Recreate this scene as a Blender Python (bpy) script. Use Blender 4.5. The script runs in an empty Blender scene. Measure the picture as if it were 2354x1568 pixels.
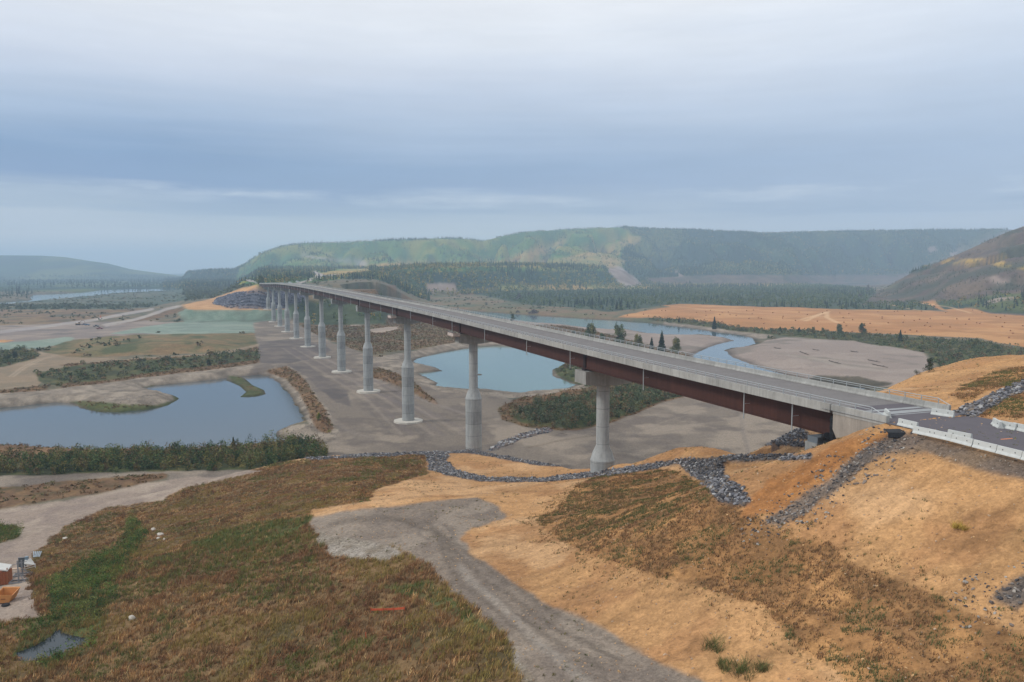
import bpy, math, random
import numpy as np
R = math.radians
SC = bpy.context.scene
COL = SC.collection
rng = np.random.default_rng(7)
random.seed(7)

# ---------------------------------------------------------------- camera
F, CX, CY, PH, HC = 1829.1, 1176.5, 784.0, R(5.05), 60.0
cam_d = bpy.data.cameras.new('camera')
cam_d.lens = 28.0; cam_d.sensor_width = 36.0
cam_d.clip_start = 0.5; cam_d.clip_end = 60000
cam = bpy.data.objects.new('camera', cam_d); COL.objects.link(cam)
cam.location = (0, 0, HC); cam.rotation_euler = (R(90) - PH, 0, 0)
SC.camera = cam

# ---------------------------------------------------------------- sky
SUN_EL, SUN_AZ = R(38), R(-102)
w = bpy.data.worlds.new('World'); SC.world = w; w.use_nodes = True
nt = w.node_tree; N = nt.nodes; L = nt.links; N.clear()
def nd(t, **k):
    n = N.new(t)
    for a, b in k.items(): setattr(n, a, b)
    return n
def mth(op, a, b=None, clamp=False):
    n = nd('ShaderNodeMath', operation=op, use_clamp=clamp)
    for i, v in enumerate((a, b)):
        if v is None: continue
        if isinstance(v, (int, float)): n.inputs[i].default_value = v
        else: L.new(v, n.inputs[i])
    return n.outputs[0]
def lin(c):
    c = np.array(c, float) / 255.0
    return np.where(c <= .04045, c / 12.92, ((c + .055) / 1.055) ** 2.4)
def ramp(fac, stops):
    n = nd('ShaderNodeValToRGB'); cr = n.color_ramp
    while len(cr.elements) < len(stops): cr.elements.new(0.5)
    for e, (p, c) in zip(cr.elements, stops):
        e.position = p; e.color = (*lin(c), 1)
    L.new(fac, n.inputs[0]); return n.outputs[0]
tc = nd('ShaderNodeTexCoord'); sep = nd('ShaderNodeSeparateXYZ'); L.new(tc.outputs['Generated'], sep.inputs[0])
mp = nd('ShaderNodeMapping'); mp.inputs['Scale'].default_value = (1.3, 1.3, 7.0); L.new(tc.outputs['Generated'], mp.inputs[0])
n1 = nd('ShaderNodeTexNoise'); n1.inputs['Scale'].default_value = 1.5; n1.inputs['Detail'].default_value = 3; n1.inputs['Roughness'].default_value = .45; L.new(mp.outputs[0], n1.inputs[0])
mp2 = nd('ShaderNodeMapping'); mp2.inputs['Scale'].default_value = (2.2, 2.2, 46.0); L.new(tc.outputs['Generated'], mp2.inputs[0])
n2 = nd('ShaderNodeTexNoise'); n2.inputs['Scale'].default_value = 1.6; n2.inputs['Detail'].default_value = 6; n2.inputs['Roughness'].default_value = .55; L.new(mp2.outputs[0], n2.inputs[0])
z = sep.outputs[2]
zw = mth('ADD', z, mth('MULTIPLY', mth('SUBTRACT', n1.outputs[0], .5), .07))
zw = mth('ADD', zw, mth('MULTIPLY', mth('SUBTRACT', n2.outputs[0], .5), .03))
zs = mth('MULTIPLY', mth('ADD', zw, .012), 2.0, True)
left = ramp(zs, [(0, (216, 214, 212)), (.10, (206, 208, 212)), (.17, (176, 188, 202)), (.235, (120, 146, 184)), (.285, (122, 150, 186)), (.36, (166, 184, 208)), (.47, (204, 212, 226)), (.6, (228, 232, 238)), (1, (232, 236, 242))])
right = ramp(zs, [(0, (206, 208, 212)), (.09, (194, 202, 212)), (.18, (170, 186, 208)), (.28, (168, 185, 208)), (.37, (184, 198, 217)), (.47, (206, 216, 230)), (.58, (228, 234, 242)), (.68, (252, 252, 252)), (1, (240, 242, 246))])
az = mth('ADD', mth('MULTIPLY', sep.outputs[0], 1.0), .40, True)
mx = nd('ShaderNodeMixRGB'); L.new(az, mx.inputs[0]); L.new(left, mx.inputs[1]); L.new(right, mx.inputs[2])
# thin pale streaks of cloud low over the hills
zc = mth('ADD', z, mth('MULTIPLY', mth('SUBTRACT', n2.outputs[0], .5), .035))
mp3 = nd('ShaderNodeMapping'); mp3.inputs['Scale'].default_value = (5.0, 5.0, 30.0); mp3.inputs['Location'].default_value = (3.1, .4, 0); L.new(tc.outputs['Generated'], mp3.inputs[0])
n3 = nd('ShaderNodeTexNoise'); n3.inputs['Scale'].default_value = 1.3; n3.inputs['Detail'].default_value = 7; n3.inputs['Roughness'].default_value = .6; L.new(mp3.outputs[0], n3.inputs[0])
st = mth('MULTIPLY', mth('SUBTRACT', n3.outputs[0], .44), 5, True)
band = mth('SUBTRACT', 1, mth('MULTIPLY', mth('ABSOLUTE', mth('SUBTRACT', zc, .089)), 90), True)
dband = mth('MULTIPLY', mth('SUBTRACT', 1, mth('MULTIPLY', mth('ABSOLUTE', mth('SUBTRACT', zc, .074)), 100), True), mth('MULTIPLY', mth('SUBTRACT', n3.outputs[0], .36), 5, True))
mx2 = nd('ShaderNodeMixRGB'); L.new(mth('MULTIPLY', mth('MULTIPLY', st, band), .75), mx2.inputs[0]); mxd = nd('ShaderNodeMixRGB'); L.new(mth('MULTIPLY', dband, .6), mxd.inputs[0]); L.new(mx.outputs[0], mxd.inputs[1]); mxd.inputs[2].default_value = (*lin((142, 162, 188)), 1)
veil = nd('ShaderNodeVectorMath', operation='SCALE'); L.new(mxd.outputs[0], veil.inputs[0]); L.new(mth('ADD', .90, mth('MULTIPLY', n3.outputs[0], .20)), veil.inputs[3]); L.new(veil.outputs[0], mx2.inputs[1]); mx2.inputs[2].default_value = (*lin((206, 214, 224)), 1)
sky = nd('ShaderNodeTexSky', sky_type='NISHITA'); sky.sun_disc = False; sky.sun_elevation = SUN_EL; sky.sun_rotation = SUN_AZ; sky.altitude = 500
sc_ = nd('ShaderNodeVectorMath', operation='SCALE'); L.new(sky.outputs[0], sc_.inputs[0]); sc_.inputs[3].default_value = 0.1
mx3 = nd('ShaderNodeMixRGB'); mx3.inputs[0].default_value = .92; L.new(sc_.outputs[0], mx3.inputs[1]); L.new(mx2.outputs[0], mx3.inputs[2])
bg = nd('ShaderNodeBackground'); bg.inputs[1].default_value = 1.06; L.new(mx3.outputs[0], bg.inputs[0])
wo = nd('ShaderNodeOutputWorld'); L.new(bg.outputs[0], wo.inputs[0])
w.cycles.sampling_method = 'MANUAL'; w.cycles.sample_map_resolution = 512

sd = bpy.data.lights.new('sun', 'SUN'); sd.energy = 1.7; sd.angle = R(12); sd.color = (1, .96, .9)
so = bpy.data.objects.new('sun', sd); COL.objects.link(so)
so.rotation_euler = (R(90) - SUN_EL, 0, R(-78))   # soft light from the left, through the overcast
SC.view_settings.view_transform = 'Standard'; SC.view_settings.look = 'None'; SC.view_settings.exposure = 0.08; SC.view_settings.gamma = 1
SC.cycles.max_bounces = 6; SC.cycles.diffuse_bounces = 2; SC.cycles.glossy_bounces = 2; SC.cycles.volume_bounces = 2; SC.cycles.transparent_max_bounces = 8
SC.cycles.use_denoising = True
SC.cycles.caustics_reflective = False; SC.cycles.caustics_refractive = False

# ---------------------------------------------------------------- helpers
def tag(o, label=None, cat=None, group=None, kind=None):
    if label: o['label'] = label
    if cat: o['category'] = cat
    if group: o['group'] = group
    if kind: o['kind'] = kind
    return o
def empty(name, loc, rz=0, **k):
    o = bpy.data.objects.new(name, None); COL.objects.link(o); o.empty_display_size = .3
    o.location = loc; o.rotation_euler = (0, 0, rz); tag(o, **k); return o
def mesh_obj(name, me, mat=None, parent=None, **k):
    if mat and not me.materials: me.materials.append(mat)
    o = bpy.data.objects.new(name, me); COL.objects.link(o); o.parent = parent; tag(o, **k); return o
def big_mesh(name, V, Fc, col=None, smooth=False, extra=None):
    """V (n,3), Fc (m,k) index array; col (n,3) linear colour per vertex"""
    me = bpy.data.meshes.new(name); V = np.asarray(V, np.float32); Fc = np.asarray(Fc, np.int32)
    n, (m, k) = len(V), Fc.shape
    me.vertices.add(n); me.vertices.foreach_set('co', V.ravel())
    me.loops.add(m * k); me.loops.foreach_set('vertex_index', Fc.ravel())
    me.polygons.add(m); me.polygons.foreach_set('loop_start', np.arange(0, m * k, k, dtype=np.int32))
    me.polygons.foreach_set('use_smooth', np.full(m, smooth))
    me.update(calc_edges=True)
    for nm, c in (('col', col), ('amp', extra)):
        if c is None: continue
        a = me.color_attributes.new(nm, 'FLOAT_COLOR', 'POINT')
        a.data.foreach_set('color', np.concatenate([c, np.ones((n, 1))], 1).astype(np.float32).ravel())
    return me
class MB:
    """collects boxes, bars and rings for one mesh"""
    def __init__(s): s.v = []; s.f = []
    def add(s, vs, fs):
        b = len(s.v); s.v += [tuple(map(float, p)) for p in vs]; s.f += [tuple(b + i for i in q) for q in fs]; return s
    def box(s, c, d, rz=0, tilt=None):
        x, y, zz = d[0] / 2, d[1] / 2, d[2] / 2; ca, sa = math.cos(rz), math.sin(rz); P = []
        for i in (-1, 1):
            for j in (-1, 1):
                for k in (-1, 1):
                    X, Y = i * x, j * y; P.append((c[0] + X * ca - Y * sa, c[1] + X * sa + Y * ca, c[2] + k * zz))
        return s.add(P, [(0, 1, 3, 2), (4, 6, 7, 5), (0, 4, 5, 1), (2, 3, 7, 6), (0, 2, 6, 4), (1, 5, 7, 3)])
    def bar(s, a, b, r, n=6, r2=None):
        a = np.array(a, float); b = np.array(b, float); d = b - a; d /= np.linalg.norm(d) + 1e-9
        t = np.array((0, 0, 1.)) if abs(d[2]) < .9 else np.array((1., 0, 0)); u = np.cross(d, t); u /= np.linalg.norm(u); v = np.cross(d, u)
        r2 = r if r2 is None else r2; P = []
        for q, rr in ((a, r), (b, r2)):
            for k in range(n):
                an = 2 * math.pi * (k + .5) / n; P.append(q + rr * (math.cos(an) * u + math.sin(an) * v))
        return s.add(P, [(k, (k + 1) % n, n + (k + 1) % n, n + k) for k in range(n)] + [tuple(range(n))[::-1], tuple(range(n, 2 * n))])
    def lathe(s, prof, n=32, c=(0, 0)):
        P = []
        for r, zz in prof:
            for k in range(n):
                an = 2 * math.pi * k / n; P.append((c[0] + r * math.cos(an), c[1] + r * math.sin(an), zz))
        fs = []
        for i in range(len(prof) - 1):
            for k in range(n): fs.append((i * n + k, i * n + (k + 1) % n, (i + 1) * n + (k + 1) % n, (i + 1) * n + k))
        fs += [tuple(range(n))[::-1], tuple((len(prof) - 1) * n + k for k in range(n))]
        return s.add(P, fs)
    def prism(s, prof, y0, y1):
        """prof: (x,z) outline, swept along y"""
        n = len(prof)
        return s.add([(x, y0, q) for x, q in prof] + [(x, y1, q) for x, q in prof],
                     [(k, (k + 1) % n, n + (k + 1) % n, n + k) for k in range(n)] + [tuple(range(n))[::-1], tuple(range(n, 2 * n))])
    def mesh(s, name, smooth=False):
        me = bpy.data.meshes.new(name); me.from_pydata(s.v, [], s.f)
        me.update()
        import bmesh
        bm = bmesh.new(); bm.from_mesh(me); bmesh.ops.recalc_face_normals(bm, faces=bm.faces); bm.to_mesh(me); bm.free()
        if smooth:
            me.polygons.foreach_set('use_smooth', [True] * len(me.polygons))
            if hasattr(me, 'set_sharp_from_angle'): me.set_sharp_from_angle(angle=R(35))
        return me
    def build(s, name, mat, parent=None, smooth=False, **k): return mesh_obj(name, s.mesh(name, smooth), mat, parent, **k)

def mat(name, rgb, rough=.85, var=.0, scale=3., bump=0., spec=.3, metal=0., streak=0., attr=None, amp=False, noise2=None):
    """procedural material: colour (seen sRGB or attribute) with noise variation"""
    m = bpy.data.materials.new(name); m.use_nodes = True; t = m.node_tree; nn = t.nodes; ll = t.links
    b = nn['Principled BSDF']; b.inputs['Roughness'].default_value = rough; b.inputs['Metallic'].default_value = metal
    b.inputs['Specular IOR Level'].default_value = spec
    if attr:
        a = nn.new('ShaderNodeVertexColor'); a.layer_name = attr; out = a.outputs[0]
    else:
        a = nn.new('ShaderNodeRGB'); a.outputs[0].default_value = (*(lin(rgb) / KL), 1); out = a.outputs[0]
    g = nn.new('ShaderNodeTexCoord')
    def vary(out, amp_, sc_, stretch=None, det=6):
        n = nn.new('ShaderNodeTexNoise'); n.inputs['Scale'].default_value = sc_; n.inputs['Detail'].default_value = det; n.inputs['Roughness'].default_value = .65
        if stretch:
            q = nn.new('ShaderNodeMapping'); q.inputs['Scale'].default_value = stretch; ll.new(g.outputs['Object'], q.inputs[0]); ll.new(q.outputs[0], n.inputs[0])
        else: ll.new(g.outputs['Object'], n.inputs[0])
        r = nn.new('ShaderNodeMapRange'); r.inputs[1].default_value = .25; r.inputs[2].default_value = .75; r.inputs[3].default_value = 1 - amp_; r.inputs[4].default_value = 1 + amp_
        ll.new(n.outputs[0], r.inputs[0]); s = nn.new('ShaderNodeVectorMath'); s.operation = 'SCALE'; ll.new(out, s.inputs[0]); ll.new(r.outputs[0], s.inputs[3]); return s.outputs[0], n
    n = None
    if var: out, n = vary(out, var, scale)
    if noise2: out, _ = vary(out, noise2[0], noise2[1])
    if streak: out, _ = vary(out, streak, 1.0, (2.2, 2.2, .18))
    ll.new(out, b.inputs['Base Color'])
    if bump and n:
        bp = nn.new('ShaderNodeBump'); bp.inputs['Strength'].default_value = bump; bp.inputs['Distance'].default_value = .05; ll.new(n.outputs[0], bp.inputs['Height']); ll.new(bp.outputs[0], b.inputs['Normal'])
    return m
KL = 1.0       # light on a flat surface; albedo = seen colour / KL

# numpy noise
def hsh(ix, iy, seed):
    h = (ix * 374761393 + iy * 668265263 + seed * 974634777) & 0xffffffff
    h = ((h ^ (h >> 13)) * 1274126177) & 0xffffffff
    return ((h ^ (h >> 16)) & 0xffff) / 65535.0
def vn(x, y, seed=0):
    ix = np.floor(x).astype(np.int64); iy = np.floor(y).astype(np.int64); fx = x - ix; fy = y - iy
    fx = fx * fx * (3 - 2 * fx); fy = fy * fy * (3 - 2 * fy)
    a = hsh(ix, iy, seed); b = hsh(ix + 1, iy, seed); c = hsh(ix, iy + 1, seed); d = hsh(ix + 1, iy + 1, seed)
    return (a + (b - a) * fx) * (1 - fy) + (c + (d - c) * fx) * fy
def fbm(x, y, seed=0, o=4, g=.5):
    s = 0; a = 1; t = 0
    for k in range(o):
        s = s + a * vn(x * 2 ** k + 17.3 * k, y * 2 ** k - 9.1 * k, seed + k); t += a; a *= g
    return s / t            # 0..1, mean .5
def sstep(a, b, x):
    t = np.clip((x - a) / (b - a), 0, 1); return t * t * (3 - 2 * t)

# pixel (2353 px wide frame) <-> world
def proj(X, Y, Z):
    dz = Z - HC; d = Y * math.cos(PH) - dz * math.sin(PH); v = Y * math.sin(PH) + dz * math.cos(PH)
    d = np.where(np.abs(d) < 1, 1, d)
    return CX + F * X / d, CY - F * v / d
def rdir(px, py):
    a = (np.asarray(px, float) - CX) / F; b = (CY - np.asarray(py, float)) / F
    return a, math.cos(PH) + b * math.sin(PH), b * math.cos(PH) - math.sin(PH)
def up(px, py, z):
    a, b, c = rdir(px, py); t = (z - HC) / c; return a * t, b * t
def poly_in(x, y, P):
    P = np.asarray(P, float); r = np.zeros(x.shape, bool)
    bb = (x >= P[:, 0].min()) & (x <= P[:, 0].max()) & (y >= P[:, 1].min()) & (y <= P[:, 1].max())
    if not bb.any(): return r
    xs = x[bb]; ys = y[bb]; q = np.zeros(xs.shape, bool)
    for (x0, y0), (x1, y1) in zip(P, np.roll(P, -1, 0)):
        if y0 == y1: continue
        c = ((y0 > ys) != (y1 > ys)); q ^= c & (xs < (x1 - x0) * (ys - y0) / (y1 - y0) + x0)
    r[bb] = q; return r
def poly_dist(x, y, P, closed=True, near=False):
    P = np.asarray(P, float); Q = np.roll(P, -1, 0)
    if not closed: P, Q = P[:-1], Q[:-1]
    best = np.full(x.shape, 1e18); bx = np.zeros(x.shape); by = np.zeros(x.shape)
    for (x0, y0), (x1, y1) in zip(P, Q):
        dx, dy = x1 - x0, y1 - y0; t = np.clip(((x - x0) * dx + (y - y0) * dy) / (dx * dx + dy * dy + 1e-9), 0, 1)
        ex, ey = x0 + t * dx, y0 + t * dy; d = (x - ex) ** 2 + (y - ey) ** 2; k = d < best
        best = np.where(k, d, best)
        if near: bx = np.where(k, ex, bx); by = np.where(k, ey, by)
    return (np.sqrt(best), bx, by) if near else np.sqrt(best)

# ---------------------------------------------------------------- bridge frame
TH = 0.36696; SP = 83.0; OX, OY = 48.05, 80.76
UX, UY = -math.sin(TH), math.cos(TH); NX, NY = -math.cos(TH), -math.sin(TH)      # along the bridge; towards its near side
def BW(s, t): return OX + s * UX + t * NX, OY + s * UY + t * NY
def WB(X, Y): return (X - OX) * UX + (Y - OY) * UY, (X - OX) * NX + (Y - OY) * NY
DS = np.array([-400, -60, 0, 20, 41, 83, 124, 195, 282, 448, 598, 764, 913, 1062, 1300, 1500]); DZ = np.array([42.0, 43.4, 43.8, 43.75, 43.8, 44.25, 44.9, 45.8, 46.4, 47.3, 47.7, 46.9, 44.6, 42.2, 41.2, 44])
def deck_z(s):
    s = np.asarray(s, float); return sum(np.interp(s + k, DS, DZ) for k in (-30, -15, 0, 15, 30)) / 5
HWD = 6.2

# ---------------------------------------------------------------- terrain shape
WATER = {   # outlines on the photo, read on the water plane z = -3
 'pond_water': dict(z=-3.0, slope=.34, P=[(-120,945),(0,938),(60,932),(130,925),(165,928),(190,938),(230,947),(280,947),(340,942),(385,932),(410,918),(400,908),(365,903),(335,892),(360,886),(420,880),(500,872),(545,866),(600,862),(618,866),(640,880),(662,905),(690,945),(697,970),(660,980),(632,992),(640,1005),(668,1016),(640,1024),(500,1032),(430,1037),(350,1040),(250,1037),(150,1034),(60,1030),(0,1025),(-120,1022)]),
 'lagoon_water': dict(z=-3.0, slope=.22, P=[(950,832),(960,824),(1010,812),(1090,798),(1140,795),(1200,798),(1275,815),(1300,835),(1268,852),(1270,864),(1325,885),(1290,897),(1200,905),(1170,902),(1110,898),(1030,892),(998,886),(1008,880),(985,870),(960,858),(1018,853),(1000,845)]),
 'river_water': dict(z=-3.0, slope=.12, P=[(880,716),(980,712),(1060,713),(1100,716),(1180,722),(1300,730),(1400,736),(1470,741),(1530,748),(1590,755),(1650,765),(1700,770),(1730,778),(1735,790),(1710,797),(1680,800),(1665,805),(1680,820),(1730,840),(1790,858),(1850,872),(1920,885),(1985,893),(1960,902),(1880,897),(1790,885),(1690,858),(1610,838),(1585,824),(1600,812),(1630,798),(1655,790),(1688,783),(1660,775),(1640,773),(1630,770),(1560,772),(1500,768),(1440,757),(1400,758),(1350,753),(1300,747),(1250,744),(1180,736),(1120,730),(1060,724),(980,722),(880,724)]),
 'wide_river_water': dict(z=-3.0, slope=.2, P=[(-160,706),(0,695),(75,690),(70,684),(80,677),(140,675),(205,671),(240,666),(300,664),(390,663),(425,667),(390,670),(270,675),(215,681),(150,687),(95,692),(60,696),(0,702),(-160,712)]),
 'far_river_water': dict(z=-3.0, slope=.2, P=[(1885,656),(1950,652),(2045,650.5),(2090,651),(2000,656.5),(1940,659.5)]),
 'distant_river_water': dict(z=-3.0, slope=.2, P=[(60,660),(240,656.5),(420,650),(430,652),(250,659),(80,663)]),
}
for wd in WATER.values():
    a = np.array(wd['P'], float); X, Y = up(a[:, 0], a[:, 1], wd['z']); wd['W'] = np.stack([X, Y], 1)
ISLE = np.stack(up(*np.array([(525,864),(560,868),(580,885),(607,897),(611,906),(590,911),(552,913),(566,901),(552,888),(520,874)], float).T, -3), 1)
ISLET = np.stack(up(*np.array([(1094,859.5),(1108,860),(1107,862.5),(1096,862.5)], float).T, -3), 1)
SMALLP = [(40,1500),(80,1485),(118,1462),(133,1446),(150,1457),(208,1470),(192,1484),(150,1500),(100,1516),(42,1519)]
SPZ = 14.0
SMALLW = np.stack(up(*np.array(SMALLP, float).T, SPZ), 1)

CTRL = [  # (px, py, z) read off the photo; near side of the road
 (720,1190,18),(900,1150,20.5),(1110,1150,22),(1150,1185,22.6),(900,1220,21.5),(1000,1300,24),(750,1230,19),(1100,1400,26.2),(1300,1400,27),(1300,1500,27.6),(1500,1500,28.2),(1500,1568,28.6),(1250,1568,27.5),(1400,1450,27.6),(1090,1280,24.7),
 (1250,1150,22.5),(1200,1110,19),(1100,1118,14.5),(1300,1250,26),(1400,1100,24),(1500,1065,25.2),(1500,1150,28.7),(1300,1180,24.8),(1350,1130,23.5),(1500,1200,30.4),(1700,1200,31.5),(1900,1300,33.8),(2100,1370,34.8),(2353,1500,35),(1500,1300,31),(1700,1400,31.5),(1900,1500,32),(1800,1250,33),(1400,1320,28.6),
 (1650,1120,29.6),(1720,1160,30.5),(1600,1080,28.3),(1800,1205,32),
 (900,1568,23.5),(1150,1400,26),(300,1568,16),(900,1400,21.8),(600,1400,18.3),(400,1300,14.2),(600,1250,15),(300,1400,14.8),(110,1440,14.0),(60,1330,8),(100,1260,5.5),(350,1170,6),(0,1568,14.7),(0,1450,13.4),(200,1540,15),(500,1150,8.5),(700,1110,12.5),(680,1064,10.6),(850,1100,14),(850,1047,11.6),(700,1250,18),(900,1140,19),(985,1130,17),(980,1048,11),
 (1086,1036,9.8),(1250,1062,13),(1350,1078,18),(1420,1066,22),(1600,1046,28),(1750,1031,32),(1860,1016,35.5),
 (1010,1065,11),(1050,1095,12.5),(1150,1105,14),(1250,1105,16),(1400,1085,20.8),(1560,1065,26),(1700,1056,30.8),(1850,1053,34.5),(1000,1120,15.5),(1150,1130,19.5),
 (0,1190,3.2),(200,1170,4),(-300,1200,3),(-300,1568,12),(20,1490,14.0),(160,1520,14.6)]
ca = np.array(CTRL, float); cxw, cyw = up(ca[:, 0], ca[:, 1], ca[:, 2]); cz = ca[:, 2]
for s in (-30, -70, -140, -260):
    for t, q in ((HWD + 5, 35.5), (HWD + 18, 34.9), (HWD + 26, 33.5), (HWD + 40, 30), (HWD + 90, 22)):
        x_, y_ = BW(s, t)
        if s < -30 or t < HWD + 7: cxw = np.append(cxw, x_); cyw = np.append(cyw, y_); cz = np.append(cz, q)
for x_, y_, q in ((-60, 30, 17), (-140, 40, 10), (-220, 80, 6), (-30, -40, 22), (-160, -60, 14), (*BW(10, 9), 34), (*BW(26, 0), 36.5), (*BW(46, -6), 30.5)):
    cxw = np.append(cxw, x_); cyw = np.append(cyw, y_); cz = np.append(cz, q)
def rbf_fit(x, y, q, lam):
    n = len(x); r2 = (x[:, None] - x) ** 2 + (y[:, None] - y) ** 2 + 1e-9; K = .5 * r2 * np.log(r2) + lam * np.eye(n)
    P = np.stack([np.ones(n), x, y], 1); A = np.zeros((n + 3, n + 3)); A[:n, :n] = K; A[:n, n:] = P; A[n:, :n] = P.T
    return x, y, np.linalg.solve(A, np.append(q, np.zeros(3)))
def rbf(fit, X, Y):
    x, y, wt = fit; o = wt[-3] + wt[-2] * X + wt[-1] * Y
    for i in range(len(x)):
        r2 = (X - x[i]) ** 2 + (Y - y[i]) ** 2 + 1e-9; o = o + wt[i] * .5 * r2 * np.log(r2)
    return o
NEARFIT = rbf_fit(cxw, cyw, cz, 6.0)
CF = [(2060,893,40),(2100,866,40.6),(2180,826,41.6),(2250,823,43.2),(2353,818,44.6),(2353,885,43.6),(2230,945,42.6),(2300,960,43),(2353,930,43.6),(2200,885,41.6),(2110,925,41.6),(2000,905,40),(2350,975,43.2)]
fa = np.array(CF, float); fx, fy = up(fa[:, 0], fa[:, 1], fa[:, 2]); fz = fa[:, 2]
for s, t, q in ((-60, -10, 43), (-60, -40, 46), (-140, -10, 43), (-140, -50, 50), (-250, -20, 44), (20, -9, 37.5), (46, -8, 30.5), (0, -9, 42.3)):
    x_, y_ = BW(s, t); fx = np.append(fx, x_); fy = np.append(fy, y_); fz = np.append(fz, q)
FARFIT = rbf_fit(fx, fy, fz, 6.0)
EDGE = [(0,1183,2.5),(350,1140,4.5),(560,1088,8),(700,1052,10.6),(850,1043,11.5),(985,1037,10.8),(1086,1033,9.8),(1180,1050,11.2),(1250,1060,13.2),(1350,1076,18),(1420,1064,22),(1500,1055,24.8),(1600,1044,28),(1750,1029,32),(1850,1014,35.5)]
ea = np.array(EDGE, float); ex, ey = up(ea[:, 0], ea[:, 1], ea[:, 2])
e2 = np.array([(2060,893,40),(2100,865,40.6),(2180,825,41.6),(2250,822,43.2),(2353,816,44.6)], float); fx2, fy2 = up(e2[:, 0], e2[:, 1], e2[:, 2])
HILLPOLY = np.array([(-900, -200), (-900, 150), (-300, 176)] + list(zip(ex, ey)) + [BW(46, 3), BW(47, -4), BW(40, -9)] + list(zip(fx2, fy2)) + [(230, 150), (420, 130), (700, 60), (700, -200)])
STRIP = np.array([BW(6, HWD + .4), BW(6, -HWD - .4), BW(-400, -HWD - .4), BW(-400, HWD + .4)])
STRIP2 = np.array([BW(1066, 7), BW(1066, -7), BW(1500, -9), BW(1500, 9)])
BERMS = [np.stack(up(*np.array(p, float).T, 0), 1) for p in (
   [(608,850),(640,843),(668,858),(700,885),(738,930),(765,985),(748,1000),(722,985),(700,948),(672,905),(640,872)],
   [(845,838),(900,858),(960,893),(1012,927),(1000,930),(940,905),(860,868),(835,850)])]
KNOLL = np.stack(up(*np.array([(150,785),(250,772),(400,768),(560,765),(608,774),(590,800),(520,810),(400,815),(200,822),(110,826)], float).T, 0), 1)
WILD = np.stack(up(*np.array([(1135,940),(1180,918),(1320,895),(1420,880),(1540,880),(1580,900),(1500,935),(1400,975),(1300,990),(1200,980),(1150,965)], float).T, 0), 1)

MAINSKY = [(380,760),(408,690),(415,645),(432,624),(480,620),(540,618),(560,607),(600,580),(650,563),(700,556),(800,554),(900,548),(1000,545),(1060,545),(1110,551),(1150,541),(1200,531),(1300,524),(1420,519.5),(1500,523),(1600,526),(1660,529),(1750,534),(1850,531),(1950,529),(2100,527),(2200,526),(2353,524),(2700,522),(3400,520)]
LEFTSKY = [(-900,575),(-300,582),(0,587),(100,588),(150,591),(200,599),(250,606),(300,619),(350,626),(400,632),(440,640),(520,655)]
RIGHTSKY = [(1995,690),(2030,668),(2060,648),(2100,624),(2150,605),(2200,584),(2260,556),(2310,533),(2353,518),(2500,480),(3200,455)]
BLUFFSKY = [(520,640),(700,628),(870,620),(950,611),(1050,608),(1200,606),(1330,609),(1440,617),(1500,660)]
def ip(U, T): T = np.array(T, float); return np.interp(U, T[:, 0], T[:, 1])
def zat(U, py, Y):
    b = (CY - py) / F; return HC + Y * (b * math.cos(PH) - math.sin(PH)) / (math.cos(PH) + b * math.sin(PH))
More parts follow.
